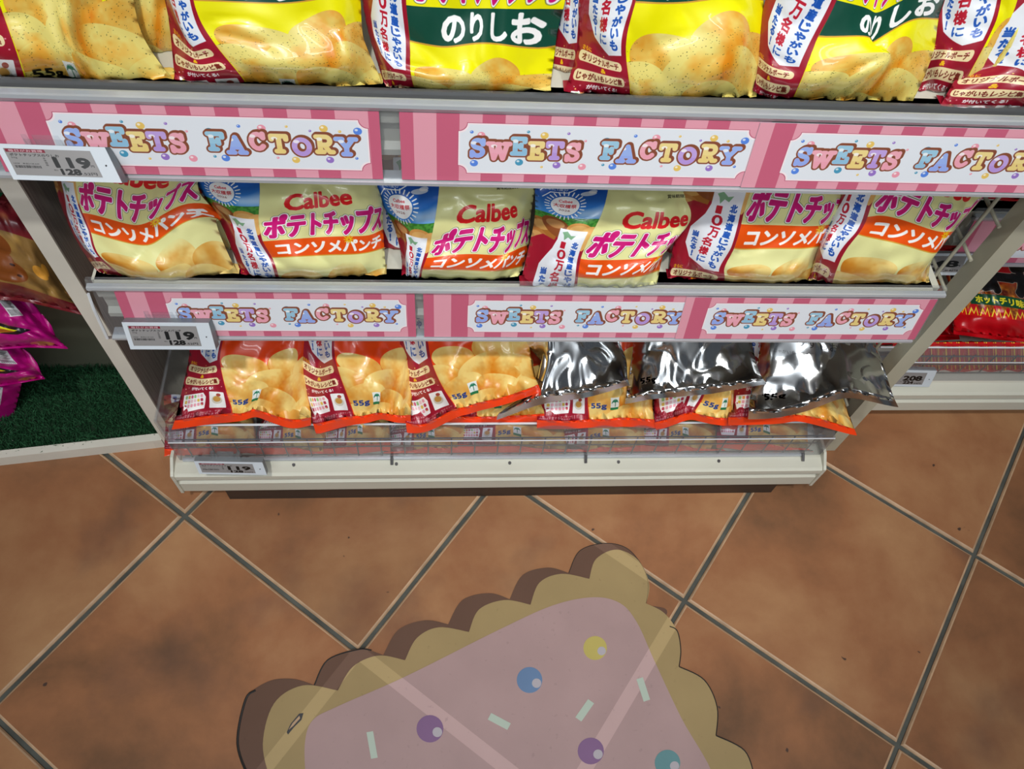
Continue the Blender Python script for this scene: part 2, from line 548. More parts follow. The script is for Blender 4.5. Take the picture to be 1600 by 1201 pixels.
    cv.poly([(U(.19), V(.285)), (U(.22), V(.275)), (U(.25), V(.295)), (U(.28), V(.292)), (U(.26), V(.315)), (U(.235), V(.305)), (U(.215), V(.325)), (U(.205), V(.300))], hexc('7fb08a'))
    blue = hexc('1a57b8')
    for i, ch in enumerate('北海道産じゃがいも'):
        y = .325 + i * .0365; k = 30 if i < 4 else 38
        cv.text(ch, (U(.295) - k / 2 - i * 1.2, V(y), U(.295) + k / 2 - i * 1.2, V(y + .029)), blue, 2.5)
    for i, ch in enumerate('10万名様に'):
        y = (.335, .375, .43, .49, .545, .60)[i]; h = (.03, .045, .05, .045, .045, .032)[i]
        x = .222 - (.02 if i > 2 else 0)
        cv.text(ch, (U(x) - (16 if i == 0 else 23), V(y), U(x) + (8 if i == 0 else 23), V(y + h)), hexc('c01a34') if i < 5 else blue, 2.5 if i < 5 else 2)
    for i, ch in enumerate('当たる!'):
        y = .475 + i * .036
        cv.text(ch, (U(.125) - (15 if ch != '!' else 3) + 2 * i, V(y), U(.125) + (15 if ch != '!' else 3) + 2 * i, V(y + .028)), blue, 2.5)
    # pills, pouch, photo, small print
    pill = hexc('f3dfae'); ink = hexc('7a2418')
    cv.text('さらに', (U(.03), V(.668), U(.09), V(.682)), hexc('f2b81c'), 1.5)
    cv.rrect(U(.015), V(.686), U(.315), V(.722), 15, pill); cv.text('オリジナルポーチ', (U(.035), V(.692), U(.295), V(.716)), ink, 1.5)
    cv.text('&', (U(.155), V(.728), U(.185), V(.743)), hexc('f5c21a'), 2)
    cv.rrect(U(.015), V(.748), U(.315), V(.786), 15, pill); cv.text('じゃがいもレシピ集', (U(.03), V(.755), U(.30), V(.780)), ink, 1.5)
    cv.text('が付いてくる!', (U(.09), V(.796), U(.26), V(.812)), (1, 1, 1), 1.5)
    cv.poly([(U(.03), V(.838)), (U(.19), V(.826)), (U(.205), V(.85)), (U(.19), V(.912)), (U(.05), V(.922)), (U(.035), V(.88))], (1, 1, 1))
    rr = random.Random(7)
    for i in range(6):
        for j in range(3):
            c = rr.choice(('f2a8b8', 'e9c65a', '9ccf8a', 'c03a5a', 'f6d2d8', 'f0a35a', 'd86a8a'))
            cv.rrect(U(.048) + i * 20, V(.842) + j * 22 - i * 1.6, U(.048) + i * 20 + 15, V(.842) + j * 22 + 16 - i * 1.6, 5, hexc(c))
    cv.rrect(U(.225), V(.826), U(.318), V(.918), 4, (.97, .97, .97), ang=6)
    cv.disc(U(.27), V(.872), 26, 24, hexc('d6d2c4')); cv.disc(U(.27), V(.868), 19, 16, hexc('c8964a')); cv.disc(U(.285), V(.845), 12, 9, hexc('a84a3a'))
    cv.text('写真・イラストはイメージです。デザインや', (U(.012), V(.928), U(.325), V(.938)), hexc('f0d8d8'), 0)
    cv.text('内容は変更する場合があります。', (U(.012), V(.941), U(.27), V(.951)), hexc('f0d8d8'), 0)
    for _ in range(26):
        x = rr.uniform(.01, .34); y = rr.uniform(.66, .95)
        if x > .32 or rr.random() < .3:
            cv.disc(U(x), V(y), 3.5, 2.5, hexc(rr.choice(('f4d06a', 'f6e6d0', 'e88a9a'))), 1)
    # net weight and the palm mark
    wc = hexc('1c3f8e') if kind == 'salt' else hexc('1c1c14')
    cv.text('55g', (U(.372), V(.868), U(.485), V(.902)), wc, 2.2)
    cv.rect(U(.512), V(.838), U(.585), V(.892), (.93, .95, .93)); cv.rect(U(.512), V(.892), U(.585), V(.906), hexc('1f7a4a'))
    for k in range(7):
        a = math.radians(200 + k * 23)
        cv.line([(U(.548), V(.862)), (U(.548) + 20 * math.cos(a), V(.862) + 17 * math.sin(a) + 3), (U(.548) + 24 * math.cos(a), V(.862) + 15 * math.sin(a) + 10)], 2.4, hexc('1f7a5a'))
    cv.line([(U(.548), V(.862)), (U(.548), V(.886))], 2.5, hexc('1f7a5a'))
    # heat seals
    sc = {'consomme': 'e04a10', 'seaweed': 'f0e400', 'salt': 'ff4410'}[kind]
    cv.rect(0, V(.955), AW, AH, hexc(sc))
    if kind != 'salt':
        cv.rect(bx(0), 0, AW, V(.03), hexc(P['bg']))
    return cv.image('print_' + kind)

def foil_art():
    cv = Canvas(AW, AH, (.86, .87, .88))
    cv.text('55g', (U_(.09), V_(.85), U_(.215), V_(.895)), (0, 0, 0), 3)
    cv.text('うすしお', (U_(.25), V_(.50), U_(.55), V_(.57)), (.45, .45, .46), 1)
    cv.text('じゃがいもをまるごと', (U_(.10), V_(.60), U_(.40), V_(.62)), (.5, .5, .5), 0)
    return cv.image('print_foil')
U_ = lambda u: u * AW
V_ = lambda v: v * AH

def letter_strokes(ch):
    r = .115
    arc = lambda cx, cy, rx, ry, a0, a1, n=12: [(cx + rx * math.cos(math.radians(a0 + (a1 - a0) * i / n)), cy - ry * math.sin(math.radians(a0 + (a1 - a0) * i / n))) for i in range(n + 1)]
    L = {'S': [arc(.5, .29, .27, .19, 25, 270), arc(.5, .69, .29, .20, 90, -165), [(.80, .10), (.80, .30)], [(.18, .70), (.18, .90)]],
         'W': [[(.10, .12), (.28, .88)], [(.28, .88), (.50, .25)], [(.50, .25), (.72, .88)], [(.72, .88), (.92, .12)], [(-.02, .12), (.24, .12)], [(.78, .12), (1.04, .12)], [(.42, .14), (.56, .14)]],
         'E': [[(.28, .12), (.28, .88)], [(.12, .12), (.84, .12), (.84, .27)], [(.12, .88), (.86, .88), (.86, .70)], [(.28, .5), (.62, .5)], [(.62, .42), (.62, .58)]],
         'T': [[(.5, .12), (.5, .88)], [(.10, .28), (.10, .12), (.90, .12), (.90, .28)], [(.32, .88), (.68, .88)]],
         'F': [[(.28, .12), (.28, .88)], [(.12, .12), (.86, .12), (.86, .28)], [(.12, .88), (.48, .88)], [(.28, .5), (.62, .5)], [(.62, .40), (.62, .60)]],
         'A': [[(.5, .12), (.22, .88)], [(.5, .12), (.78, .88)], [(.34, .62), (.66, .62)], [(.08, .88), (.36, .88)], [(.64, .88), (.92, .88)]],
         'C': [arc(.52, .5, .34, .36, 40, 320), [(.82, .12), (.82, .32)]],
         'O': [arc(.5, .5, .35, .36, 0, 360, 24)],
         'R': [[(.28, .12), (.28, .88)], [(.12, .12), (.58, .12)], arc(.58, .32, .22, .20, 90, -90), [(.58, .52), (.28, .52)], [(.50, .54), (.76, .88), (.92, .88)], [(.12, .88), (.44, .88)]],
         'Y': [[(.20, .14), (.5, .54)], [(.80, .14), (.5, .54)], [(.5, .54), (.5, .88)], [(.04, .12), (.32, .12)], [(.68, .12), (.96, .12)], [(.34, .88), (.66, .88)]]}[ch]
    return L, r

def sign_art():
    W, H = 1812, 372
    cv = Canvas(W, H, hexc('c9637f'))
    for i in range(18):
        if i % 2:
            cv.rect(i * 110 - 45, 0, i * 110 + 65, H, hexc('e49fb0'))
    cv.rect(0, 0, 55, H, hexc('c9637f')); cv.rect(W - 52, 0, W, H, hexc('c9637f'))
    cv.rect(W - 118, 0, W - 52, H, hexc('e49fb0'))
    def frame(g, c):
        x0, y0, x1, y1, n = 288 - g, 56 - g, 1748 + g, 318 + g, 44
        q = lambda cx, cy, a0: [(cx + n * math.cos(math.radians(a0 - s * 15)), cy + n * math.sin(math.radians(a0 - s * 15))) for s in range(7)]
        P = q(x1, y0, 180) + q(x1, y1, 270) + q(x0, y1, 0) + q(x0, y0, 90)
        cv.poly(P, c)
    frame(10, hexc('b8506e')); frame(7, (.98, .93, .95)); frame(0, hexc('e6ecf4'))
    bub = [(345, 96, 9, 'b'), (392, 112, 19, 'p'), (620, 88, 8, 't'), (700, 106, 20, 'y'), (818, 92, 8, 'v'), (1010, 128, 20, 't'), (1150, 96, 9, 'b'), (1255, 104, 20, 'p'), (1372, 92, 7, 'y'), (905, 130, 7, 'p'),
           (1480, 112, 7, 'v'), (1545, 98, 20, 'y'), (1620, 112, 8, 'y'), (1705, 108, 21, 'b'), (360, 268, 20, 'b'), (585, 258, 20, 't'), (775, 270, 20, 'v'), (905, 276, 20, 'p'), (1060, 270, 20, 'b'), (1010, 262, 8, 't'),
           (1395, 272, 19, 'y'), (1310, 262, 7, 'p'), (1560, 268, 19, 'v'), (1690, 256, 8, 'b'), (700, 282, 7, 'y')]
    bc = dict(b='5a8ae6', p='ef9db0', t='4c9cc0', y='ecc868', v='9a78cc')
    for x, y, r, c in bub:
        cv.disc(x, y, r, r * .92, hexc(bc[c])); cv.disc(x - r * .3, y - r * .3, r * .38, r * .3, (1, 1, 1), .75)
    cols = dict(b='9db8f4', p='f2aebe', t='9fcde6', y='f2dc94', v='c3a6e6')
    word = [('S', 330, 120, 'b', 92), ('W', 425, 135, 'p', 108), ('E', 535, 105, 't', 88), ('E', 622, 128, 'y', 88), ('T', 712, 125, 'v', 92), ('S', 805, 132, 'p', 88),
            ('F', 985, 118, 't', 92), ('A', 1070, 134, 'b', 104), ('C', 1178, 112, 'p', 94), ('T', 1280, 122, 'y', 92), ('O', 1378, 136, 'v', 108), ('R', 1490, 120, 'y', 100), ('Y', 1590, 130, 'b', 110)]
    masks = []
    for ch, x, y, c, w in word:
        L, r = letter_strokes(ch)
        h = 108; y += 9; m = np.zeros((H, W), np.float32)
        for pl in L:
            m = np.maximum(m, cv.line([(x + (a * .93 + .035) * w, y + b * h) for a, b in pl], r * 108))
        masks.append((m, c, x, y, w))
    allm = np.max([k[0] for k in masks], 0)
    d = dilate(allm, 9)
    cv.comp(d, hexc('8a4e38')); cv.comp(np.roll(np.roll(d, -6, 0), 6, 1), hexc('8a4e38'))
    cv.comp(dilate(allm, 1), hexc('f6e6e0'))
    yy = np.arange(H)[:, None]
    for m, c, x, y, w in masks:
        cv.comp(m, hexc(cols[c]))
        cv.comp(m * (yy > y + 64) * .35, hexc({'b': '8f9ff0', 'p': 'f09ab0', 't': '7fb4dc', 'y': 'e8ca70', 'v': 'a884d8'}[c]))
        cv.comp(cv.disc(x + w * .28, y + 26, 15, 9, None) * m, (1, 1, 1), .8)
    return cv.image('print_shelf_sign')

def tag_art(name, price, taxed, faded=0.0):
    W, H = 640, 300
    cv = Canvas(W, H, hexc('8c8a8a'))
    ink = hexc('151515')
    cv.rect(8, 4, 300, 40, hexc('7a1c30')); cv.text('毎日がお買得', (30, 9, 280, 36), hexc('cbb6ba'), 1)
    cv.text(name, (25, 54, 25 + 33 * len(name), 84), ink, 1.2)
    cv.text('55g', (28, 94, 70, 114), ink, .5)
    cv.text('14:54', (24, 160, 66, 176), ink, 0); cv.text('単品2128-649', (90, 160, 210, 176), ink, 0)
    rr = random.Random(3); x = 22
    while x < 215:
        w = rr.choice((2, 3, 5)); cv.rect(x, 188, x + w, 218, ink); x += w + rr.choice((2, 3, 4))
    cv.vtext('本体価格', 268, 90, 190, 20, ink, .5)
    cv.text(price, (334, 90, 592, 198), ink, 9)
    cv.text('円', (592, 165, 616, 190), ink, 1)
    cv.text('税込', (300, 224, 330, 240), ink, .5)
    cv.text(taxed.split('.')[0], (352, 218, 492, 280), ink, 6)
    cv.text('.' + taxed.split('.')[1] + '円', (502, 250, 610, 282), ink, 1.2)
    if faded:
        cv.a = cv.a * (1 - faded) + .42 * faded
    return cv.image('print_tag_' + price)

def chili_art():
    cv = Canvas(AW, AH, hexc('c00a18'))
    yy, xx = np.mgrid[0:AH, 0:AW]
    n = vnoise(AH, AW, 12, 5); n2 = vnoise(AH, AW, 46, 6)
    m = ((yy / AH) < .66 + .10 * np.sin(xx * .045) * np.cos(xx * .017)).astype(np.float32) * np.clip((yy / AH - .30) / .15, 0, 1)
    g = np.clip(n * .7 + n2 * .6 - .2, 0, 1)[..., None]
    col = np.array(hexc('5a1408'), np.float32) * (1 - g) + np.array(hexc('f09a2c'), np.float32) * g
    cv.a = cv.a * (1 - m[..., None]) + col * m[..., None]
    rr = random.Random(4)
    for k in range(26):
        x = rr.uniform(0, AW); y = rr.uniform(.42, .66) * AH; a = rr.uniform(-1.9, -1.2)
        cv.line([(x, y), (x + 120 * math.cos(a), y + 120 * math.sin(a))], 6, hexc(rr.choice(('f0a030', 'f8c850', 'd86a18', '8a2a0a'))))
    for k in range(9):
        x = k * 100 + 20
        cv.poly([(x, AH * .76), (x + 30, AH * .67), (x + 50, AH * .73), (x + 75, AH * .66), (x + 90, AH * .76)], hexc('f8d838'))
        cv.poly([(x + 10, AH * .765), (x + 32, AH * .70), (x + 50, AH * .75), (x + 72, AH * .69), (x + 84, AH * .765)], hexc('d81818'))
    cv.text('カラムーチョ', (30, .20 * AH, AW - 30, .50 * AH), (.04, .03, .03), 12, [(20, hexc('b8b0a0')), (16, hexc('1a0a0a'))])
    cv.rect(AW * .18, .53 * AH, AW * .80, .64 * AH, hexc('0d4a2e'))
    cv.text('ホットチリ味', (AW * .24, .548 * AH, AW * .74, .622 * AH), hexc('e8d82a'), 4)
    return cv.image('print_chili')

def magenta_art():
    cv = Canvas(420, 500, hexc('b40a7a'))
    cv.poly([(0, 180), (200, 250), (330, 330), (250, 360), (0, 300)], hexc('141018'))
    cv.poly([(0, 200), (150, 250), (260, 320), (160, 340), (0, 290)], hexc('e6e01e'))
    cv.poly([(100, 280), (200, 300), (250, 330), (160, 335)], hexc('b0641e'))
    cv.poly([(0, 90), (60, 100), (90, 60), (100, 110), (150, 120), (90, 140), (0, 150)], hexc('f0d020'))
    cv.rect(270, 60, 350, 210, (.88, .88, .9)); 
    for k in range(9):
        cv.rect(276, 70 + k * 9, 344 - (k * 7) % 23, 74 + k * 9, (.3, .3, .32))
    for k in range(14):
        cv.rect(278 + k * 5, 160, 280 + k * 5 + (k % 2), 205, (.1, .1, .1))
    cv.disc(330, 460, 50, 20, hexc('c8803a'))
    return cv.image('print_magenta')

def cocoa_art():
    cv = Canvas(500, 500, hexc('6e1a24'))
    cv.poly([(0, 130), (500, 120), (500, 420), (0, 400)], hexc('8a6a3a'))
    n = vnoise(500, 500, 8, 2)
    cv.comp(np.clip(n * 2 - 1, 0, 1), hexc('c8a050'), .6)
    cv.disc(120, 20, 150, 80, hexc('0d7a4a'))
    cv.rect(0, 95, 500, 125, hexc('7a1e28'))
    for x, y, rx, ry in ((160, 200, 85, 75), (150, 290, 90, 70), (210, 340, 90, 60)):
        cv.disc(x, y, rx, ry, hexc('7c4218'))
    for x, y in ((100, 230), (230, 300), (150, 350), (260, 350)):
        cv.disc(x, y, 12, 7, hexc('33140a'))
    cv.disc(380, 280, 46, 34, hexc('d89a3a')); cv.disc(420, 250, 22, 30, hexc('d89a3a'))
    return cv.image('print_cocoa')

print('drawing prints')
M = {}
M['consomme'] = printed_mat('consomme_film', bag_art('consomme'), .30, .45, .26, 16)
M['seaweed'] = printed_mat('seaweed_film', bag_art('seaweed'), .30, .45, .26, 16)
M['salt'] = printed_mat('salt_film', bag_art('salt'), .30, .45, .26, 16)
M['foil'] = printed_mat('silver_foil_film', foil_art(), .19, 0, .10, 22, metal=1.0)
M['chili'] = printed_mat('chili_film', chili_art(), .3, .2, .3, 24)
M['magenta'] = printed_mat('magenta_film', magenta_art(), .3, .2, .3, 24)
M['cocoa'] = printed_mat('cocoa_film', cocoa_art(), .3, .2, .3, 24)
M['sign'] = printed_mat('sign_print', sign_art(), .35, .15)
M['cream'] = mat('cream_metal', (.62, .62, .53), .42, noise=.04, nscale=9)
M['post'] = mat('beige_steel', (.46, .45, .35), .38, noise=.05, nscale=14)
M['clear'] = clear_mat('clear_acrylic', (.90, .91, .93), .07, .16, .05)
M['clear_rail'] = clear_mat('clear_rail_plastic', (.95, .96, .97), .08, .12, .05)
M['edge'] = mat('frosted_edge', (.72, .76, .80), .2, coat=.5)
M['grey_edge'] = mat('rail_grey', (.50, .54, .58), .25, metal=.2, coat=.4)
M['grey'] = mat('tag_grey', (.20, .23, .25), .45)
M['white'] = mat('tag_white', (.60, .66, .72), .4)
M['dark'] = mat('dark_grey', (.05, .05, .055), .7)  # plain dark grey for torn spots, tag indicators and the rear base
M['wire'] = mat('wire_steel', (.12, .12, .125), .4, metal=.4)
# ------------------------------------------------------------------ FLOOR
TH, TS, OX, OY = 0.6569, 0.3189, -0.0096, -0.0156
ux, uy = math.cos(TH), -math.sin(TH)
vx, vy = math.sin(TH), math.cos(TH)

def terracotta():
    m = bpy.data.materials.new('terracotta')
    m.use_nodes = True
    nt = m.node_tree; N = nt.nodes; Lk = nt.links
    b = N['Principled BSDF']
    geo = N.new('ShaderNodeNewGeometry')
    inf = N.new('ShaderNodeObjectInfo')
    ad = N.new('ShaderNodeVectorMath'); ad.operation = 'MULTIPLY_ADD'
    cmb = N.new('ShaderNodeCombineXYZ')
    Lk.new(inf.outputs['Random'], cmb.inputs[2])
    sc = N.new('ShaderNodeVectorMath'); sc.operation = 'SCALE'; sc.inputs[3].default_value = 7.0
    Lk.new(cmb.outputs[0], sc.inputs[0])
    ad2 = N.new('ShaderNodeVectorMath'); ad2.operation = 'ADD'
    Lk.new(geo.outputs['Position'], ad2.inputs[0]); Lk.new(sc.outputs[0], ad2.inputs[1])
    n1 = N.new('ShaderNodeTexNoise'); n1.inputs['Scale'].default_value = 4.2; n1.inputs['Detail'].default_value = 8; n1.inputs['Roughness'].default_value = .60; n1.inputs['Distortion'].default_value = .15
    n2 = N.new('ShaderNodeTexNoise'); n2.inputs['Scale'].default_value = 60; n2.inputs['Detail'].default_value = 4
    n3 = N.new('ShaderNodeTexNoise'); n3.inputs['Scale'].default_value = 6; n3.inputs['Detail'].default_value = 5; n3.inputs['Distortion'].default_value = .2
    for n in (n1, n2, n3):
        Lk.new(ad2.outputs[0], n.inputs[0])
    r = N.new('ShaderNodeValToRGB')
    e = r.color_ramp.elements
    e[0].position = .30; e[0].color = (.135, .070, .036, 1)
    e[1].position = .72; e[1].color = (.43, .235, .112, 1)
    k = e.new(.50); k.color = (.305, .134, .061, 1)
    Lk.new(n1.outputs[0], r.inputs[0])
    r3 = N.new('ShaderNodeValToRGB'); r3.color_ramp.elements[0].position = .58; r3.color_ramp.elements[1].position = .78
    Lk.new(n3.outputs[0], r3.inputs[0])
    mx = N.new('ShaderNodeMix'); mx.data_type = 'RGBA'
    ml = N.new('ShaderNodeMath'); ml.operation = 'MULTIPLY'; ml.inputs[1].default_value = .60
    Lk.new(r3.outputs[0], ml.inputs[0]); Lk.new(ml.outputs[0], mx.inputs['Factor'])
    Lk.new(r.outputs[0], mx.inputs[6]); mx.inputs[7].default_value = (.115, .065, .05, 1)
    n4 = N.new('ShaderNodeTexNoise'); n4.inputs['Scale'].default_value = 45; n4.inputs['Detail'].default_value = 2
    Lk.new(ad2.outputs[0], n4.inputs[0])
    r4 = N.new('ShaderNodeValToRGB'); r4.color_ramp.elements[0].position = .755; r4.color_ramp.elements[1].position = .775
    Lk.new(n4.outputs[0], r4.inputs[0])
    mx4 = N.new('ShaderNodeMix'); mx4.data_type = 'RGBA'
    Lk.new(r4.outputs[0], mx4.inputs['Factor']); Lk.new(mx.outputs[2], mx4.inputs[6]); mx4.inputs[7].default_value = (.07, .04, .03, 1)
    hs = N.new('ShaderNodeHueSaturation')
    mr = N.new('ShaderNodeMapRange'); mr.inputs[3].default_value = .88; mr.inputs[4].default_value = 1.14
    Lk.new(inf.outputs['Random'], mr.inputs[0]); Lk.new(mr.outputs[0], hs.inputs['Value'])
    Lk.new(mx4.outputs[2], hs.inputs['Color'])
    Lk.new(hs.outputs[0], b.inputs['Base Color'])
    b.inputs['Roughness'].default_value = .42
    b.inputs['Specular IOR Level'].default_value = .35
    bp = N.new('ShaderNodeBump'); bp.inputs['Strength'].default_value = .25; bp.inputs['Distance'].default_value = .001
    Lk.new(n2.outputs[0], bp.inputs['Height']); Lk.new(bp.outputs[0], b.inputs['Normal'])
    return m
M['tile'] = terracotta()
M['tile_edge'] = mat('worn_tile_edge', (.50, .33, .20), .6, noise=.25, nscale=30)
M['grout'] = mat('dark_grout', (.075, .080, .070), .85, noise=.35, nscale=25)

tag(obj('ceiling', MB().box(-3.2, -2.9, 2.86, 4.0, 2.4, 2.92), mat('ceiling_white', (.62, .64, .66), .7)), 'white shop ceiling above the aisle', None, None, 'structure')
tag(obj('wall_front', MB().box(-3.2, -2.95, 0, 4.0, -2.85, 2.86), mat('wall_white', (.82, .84, .86), .6, noise=.05, nscale=2)), 'pale wall across the aisle', None, None, 'structure')
floor = obj('floor', MB().box(-3.2, -2.95, -.03, 4.0, 2.4, -.0045), M['grout'])
tag(floor, 'terracotta square tiles laid diagonally with dark joints', None, None, 'structure')
G, E1, BV = .0030, .0022, .0034
h = TS / 2 - G
tm = MB()
lv = [(h, -.006), (h, -.0028), (h - BV * .45, -.0008), (h - BV, 0)]
vs = []
for r_, z in lv:
    for sx, sy in ((-1, -1), (1, -1), (1, 1), (-1, 1)):
        vs.append((sx * r_, sy * r_, z))
fs = []; mi = []
for k in range(3):
    for i in range(4):
        j = (i + 1) % 4
        fs.append((k * 4 + i, k * 4 + j, k * 4 + 4 + j, k * 4 + 4 + i)); mi.append(1)
fs.append((12, 13, 14, 15)); mi.append(0)
tm.add(vs, fs); tm.m = mi
tile0 = obj('tile', tm, [M['tile'], M['tile_edge']], floor)
first = True
for i in range(-8, 12):
    for j in range(-9, 9):
        cx = OX + TS * ((i + .5) * ux + (j + .5) * vx); cy = OY + TS * ((i + .5) * uy + (j + .5) * vy)
        if -1.5 < cx < 2.5 and -1.5 < cy < 1.25:
            if first:
                t = tile0; first = False
            else:
                t = tile0.copy(); COL.objects.link(t)
            t.location = (cx, cy, 0); t.rotation_euler = (0, 0, -TH)

# biscuit sticker on the floor
def catmull(P, n=8):
    P = [np.array(p, float) for p in P]; out = []
    for i in range(len(P) - 1):
        a = P[max(i - 1, 0)]; b = P[i]; c = P[i + 1]; d = P[min(i + 2, len(P) - 1)]
        for k in range(n):
            t = k / n
            out.append(.5 * ((2 * b) + (c - a) * t + (2 * a - 5 * b + 4 * c - d) * t * t + (3 * b - a - 3 * c + d) * t ** 3))
    out.append(P[-1])
    return out
def zs(P):                                              # measured on the photograph at 1.905 px per px, offset (360, 800)
    return [(360 + x / 1.905, 800 + y / 1.905) for x, y in P]
def arcs(segs):
    o = []
    for s_ in segs:
        o += catmull(zs(s_), 7)
    return o
tan = arcs([[(120, 800), (97, 690), (130, 570), (215, 516), (320, 531)], [(320, 531), (365, 460), (440, 427), (520, 441)], [(520, 441), (555, 375), (620, 343), (710, 357)],
            [(710, 357), (740, 290), (815, 262), (893, 276)], [(893, 276), (920, 210), (985, 184), (1068, 199)], [(1068, 199), (1088, 140), (1150, 112), (1215, 145), (1246, 215), (1237, 272)],
            [(1237, 272), (1290, 300), (1330, 355), (1340, 410), (1335, 460)], [(1335, 460), (1410, 500), (1448, 580), (1445, 665)], [(1445, 665), (1530, 710), (1560, 790), (1550, 850)], [(1550, 850), (1500, 960), (1300, 1000)],
            [(1300, 1000), (900, 1010), (500, 1000)], [(500, 1000), (250, 960), (120, 800)]])
brown = arcs([[(60, 800), (22, 690), (45, 560), (110, 505), (185, 496), (250, 515)], [(250, 515), (290, 440), (380, 407), (455, 425)], [(455, 425), (500, 350), (580, 322), (648, 334)],
              [(648, 334), (690, 262), (770, 241), (831, 259)], [(831, 259), (870, 187), (945, 165), (1007, 181)], [(1007, 181), (1040, 115), (1115, 93), (1180, 108), (1225, 160), (1243, 215)],
              [(1243, 215), (1237, 272), (1300, 300), (1200, 420)], [(1200, 420), (700, 600), (200, 1000)], [(200, 1000), (100, 900), (60, 800)]])
pink = arcs([[(225, 800), (222, 690), (245, 620), (320, 578), (520, 490), (800, 350), (960, 278), (1080, 254), (1160, 272), (1210, 330), (1260, 440), (1340, 610), (1440, 800), (1400, 930), (900, 960), (500, 955), (260, 900), (225, 800)]])
def sticker_mat(name, rgb, rough=.32):
    m = mat(name, rgb, rough, noise=.06, nscale=11, spec=.45)
    nt = m.node_tree; N = nt.nodes; Lk = nt.links; b = N['Principled BSDF']
    src = b.inputs['Base Color'].links[0].from_socket
    geo = N.new('ShaderNodeNewGeometry')
    fac = None
    for (dx, dy) in ((ux, uy), (vx, vy)):               # reflection where the film sags into each joint, painted as paler bands
        dt = N.new('ShaderNodeVectorMath'); dt.operation = 'DOT_PRODUCT'; dt.inputs[1].default_value = (dx, dy, 0)
        Lk.new(geo.outputs['Position'], dt.inputs[0])
        s1 = N.new('ShaderNodeMath'); s1.operation = 'SUBTRACT'; s1.inputs[1].default_value = OX * dx + OY * dy - TS / 2 - 10 * TS
        Lk.new(dt.outputs['Value'], s1.inputs[0])
        s2 = N.new('ShaderNodeMath'); s2.operation = 'MODULO'; s2.inputs[1].default_value = TS
        Lk.new(s1.outputs[0], s2.inputs[0])
        s3 = N.new('ShaderNodeMath'); s3.operation = 'SUBTRACT'; s3.inputs[1].default_value = TS / 2
        Lk.new(s2.outputs[0], s3.inputs[0])
        s4 = N.new('ShaderNodeMath'); s4.operation = 'ABSOLUTE'; Lk.new(s3.outputs[0], s4.inputs[0])
        s5 = N.new('ShaderNodeMath'); s5.operation = 'LESS_THAN'; s5.inputs[1].default_value = .0085
        Lk.new(s4.outputs[0], s5.inputs[0])
        if fac is None:
            fac = s5
        else:
            mx = N.new('ShaderNodeMath'); mx.operation = 'MAXIMUM'; Lk.new(fac.outputs[0], mx.inputs[0]); Lk.new(s5.outputs[0], mx.inputs[1]); fac = mx
    ml = N.new('ShaderNodeMath'); ml.operation = 'MULTIPLY'; ml.inputs[1].default_value = .30; Lk.new(fac.outputs[0], ml.inputs[0])
    mix = N.new('ShaderNodeMix'); mix.data_type = 'RGBA'
    Lk.new(ml.outputs[0], mix.inputs['Factor']); Lk.new(src, mix.inputs[6]); mix.inputs[7].default_value = (*[min(1, c * 1.9 + .03) for c in rgb], 1)
    # walked-on dirt and scratches
    n = N.new('ShaderNodeTexNoise'); n.inputs['Scale'].default_value = 130; n.inputs['Detail'].default_value = 4
    Lk.new(geo.outputs['Position'], n.inputs[0])
    rp = N.new('ShaderNodeValToRGB'); rp.color_ramp.elements[0].position = .66; rp.color_ramp.elements[1].position = .72
    Lk.new(n.outputs[0], rp.inputs[0])
    m3 = N.new('ShaderNodeMath'); m3.operation = 'MULTIPLY'; m3.inputs[1].default_value = .25; Lk.new(rp.outputs[0], m3.inputs[0])
    mix2 = N.new('ShaderNodeMix'); mix2.data_type = 'RGBA'
    Lk.new(m3.outputs[0], mix2.inputs['Factor']); Lk.new(mix.outputs[2], mix2.inputs[6]); mix2.inputs[7].default_value = (*[c * .55 for c in rgb], 1)
    Lk.new(mix2.outputs[2], b.inputs['Base Color'])
    return m
def flat(pts, z0, z1, mb=None):
    mb = mb or MB()
    P = [at_z(x, y, 0) for x, y in pts]
    Q = [P[0]]
    for p in P[1:]:
        if np.linalg.norm(p - Q[-1]) > 1e-4:
            Q.append(p)
    if np.linalg.norm(Q[0] - Q[-1]) < 1e-4:
        Q.pop()
    a = sum(Q[i][0] * Q[(i + 1) % len(Q)][1] - Q[(i + 1) % len(Q)][0] * Q[i][1] for i in range(len(Q)))
    if a < 0:
        Q = Q[::-1]
    mb.prism([(p[0], p[1], z1) for p in Q], (0, 0, z0 - z1))
    return mb
stk = thing('floor_sticker', 'worn floor sticker of a scalloped biscuit with pink icing', 'sticker', (.4, -.25, 0))
obj('shadow_border', flat(brown, .0002, .0008), sticker_mat('sticker_brown', (.135, .075, .052)), stk)
obj('biscuit_edge', flat(tan, .0008, .0012), sticker_mat('sticker_tan', (.36, .265, .125)), stk)
icing = obj('icing', flat(pink, .0012, .0016), sticker_mat('sticker_pink', (.42, .29, .285)), stk)
def ell(cx, cy, r, k=.97):
    return zs([(cx + r * math.cos(t * math.pi / 14), cy + r * k * math.sin(t * math.pi / 14) * 1.05) for t in range(28)])
for cx, cy, r, c, nm in ((594, 645, 40, (.22, .12, .25), 'purple'), (890, 500, 38, (.13, .22, .38), 'blue'), (1085, 405, 35, (.50, .42, .12), 'yellow'), (1072, 711, 39, (.22, .12, .25), 'purple'), (1300, 746, 38, (.12, .27, .29), 'teal')):
    d_ = obj('candy_dot', flat(ell(cx, cy, r), .0016, .0019), mat('dot_' + nm, c, .35, noise=.05), icing)
    d_['label'] = nm + ' candy dot'
    obj('highlight', flat(ell(cx + r * .55, cy + r * .25, r * .36), .0019, .0021), mat('dot_shine', (.45, .42, .46), .35), icing)
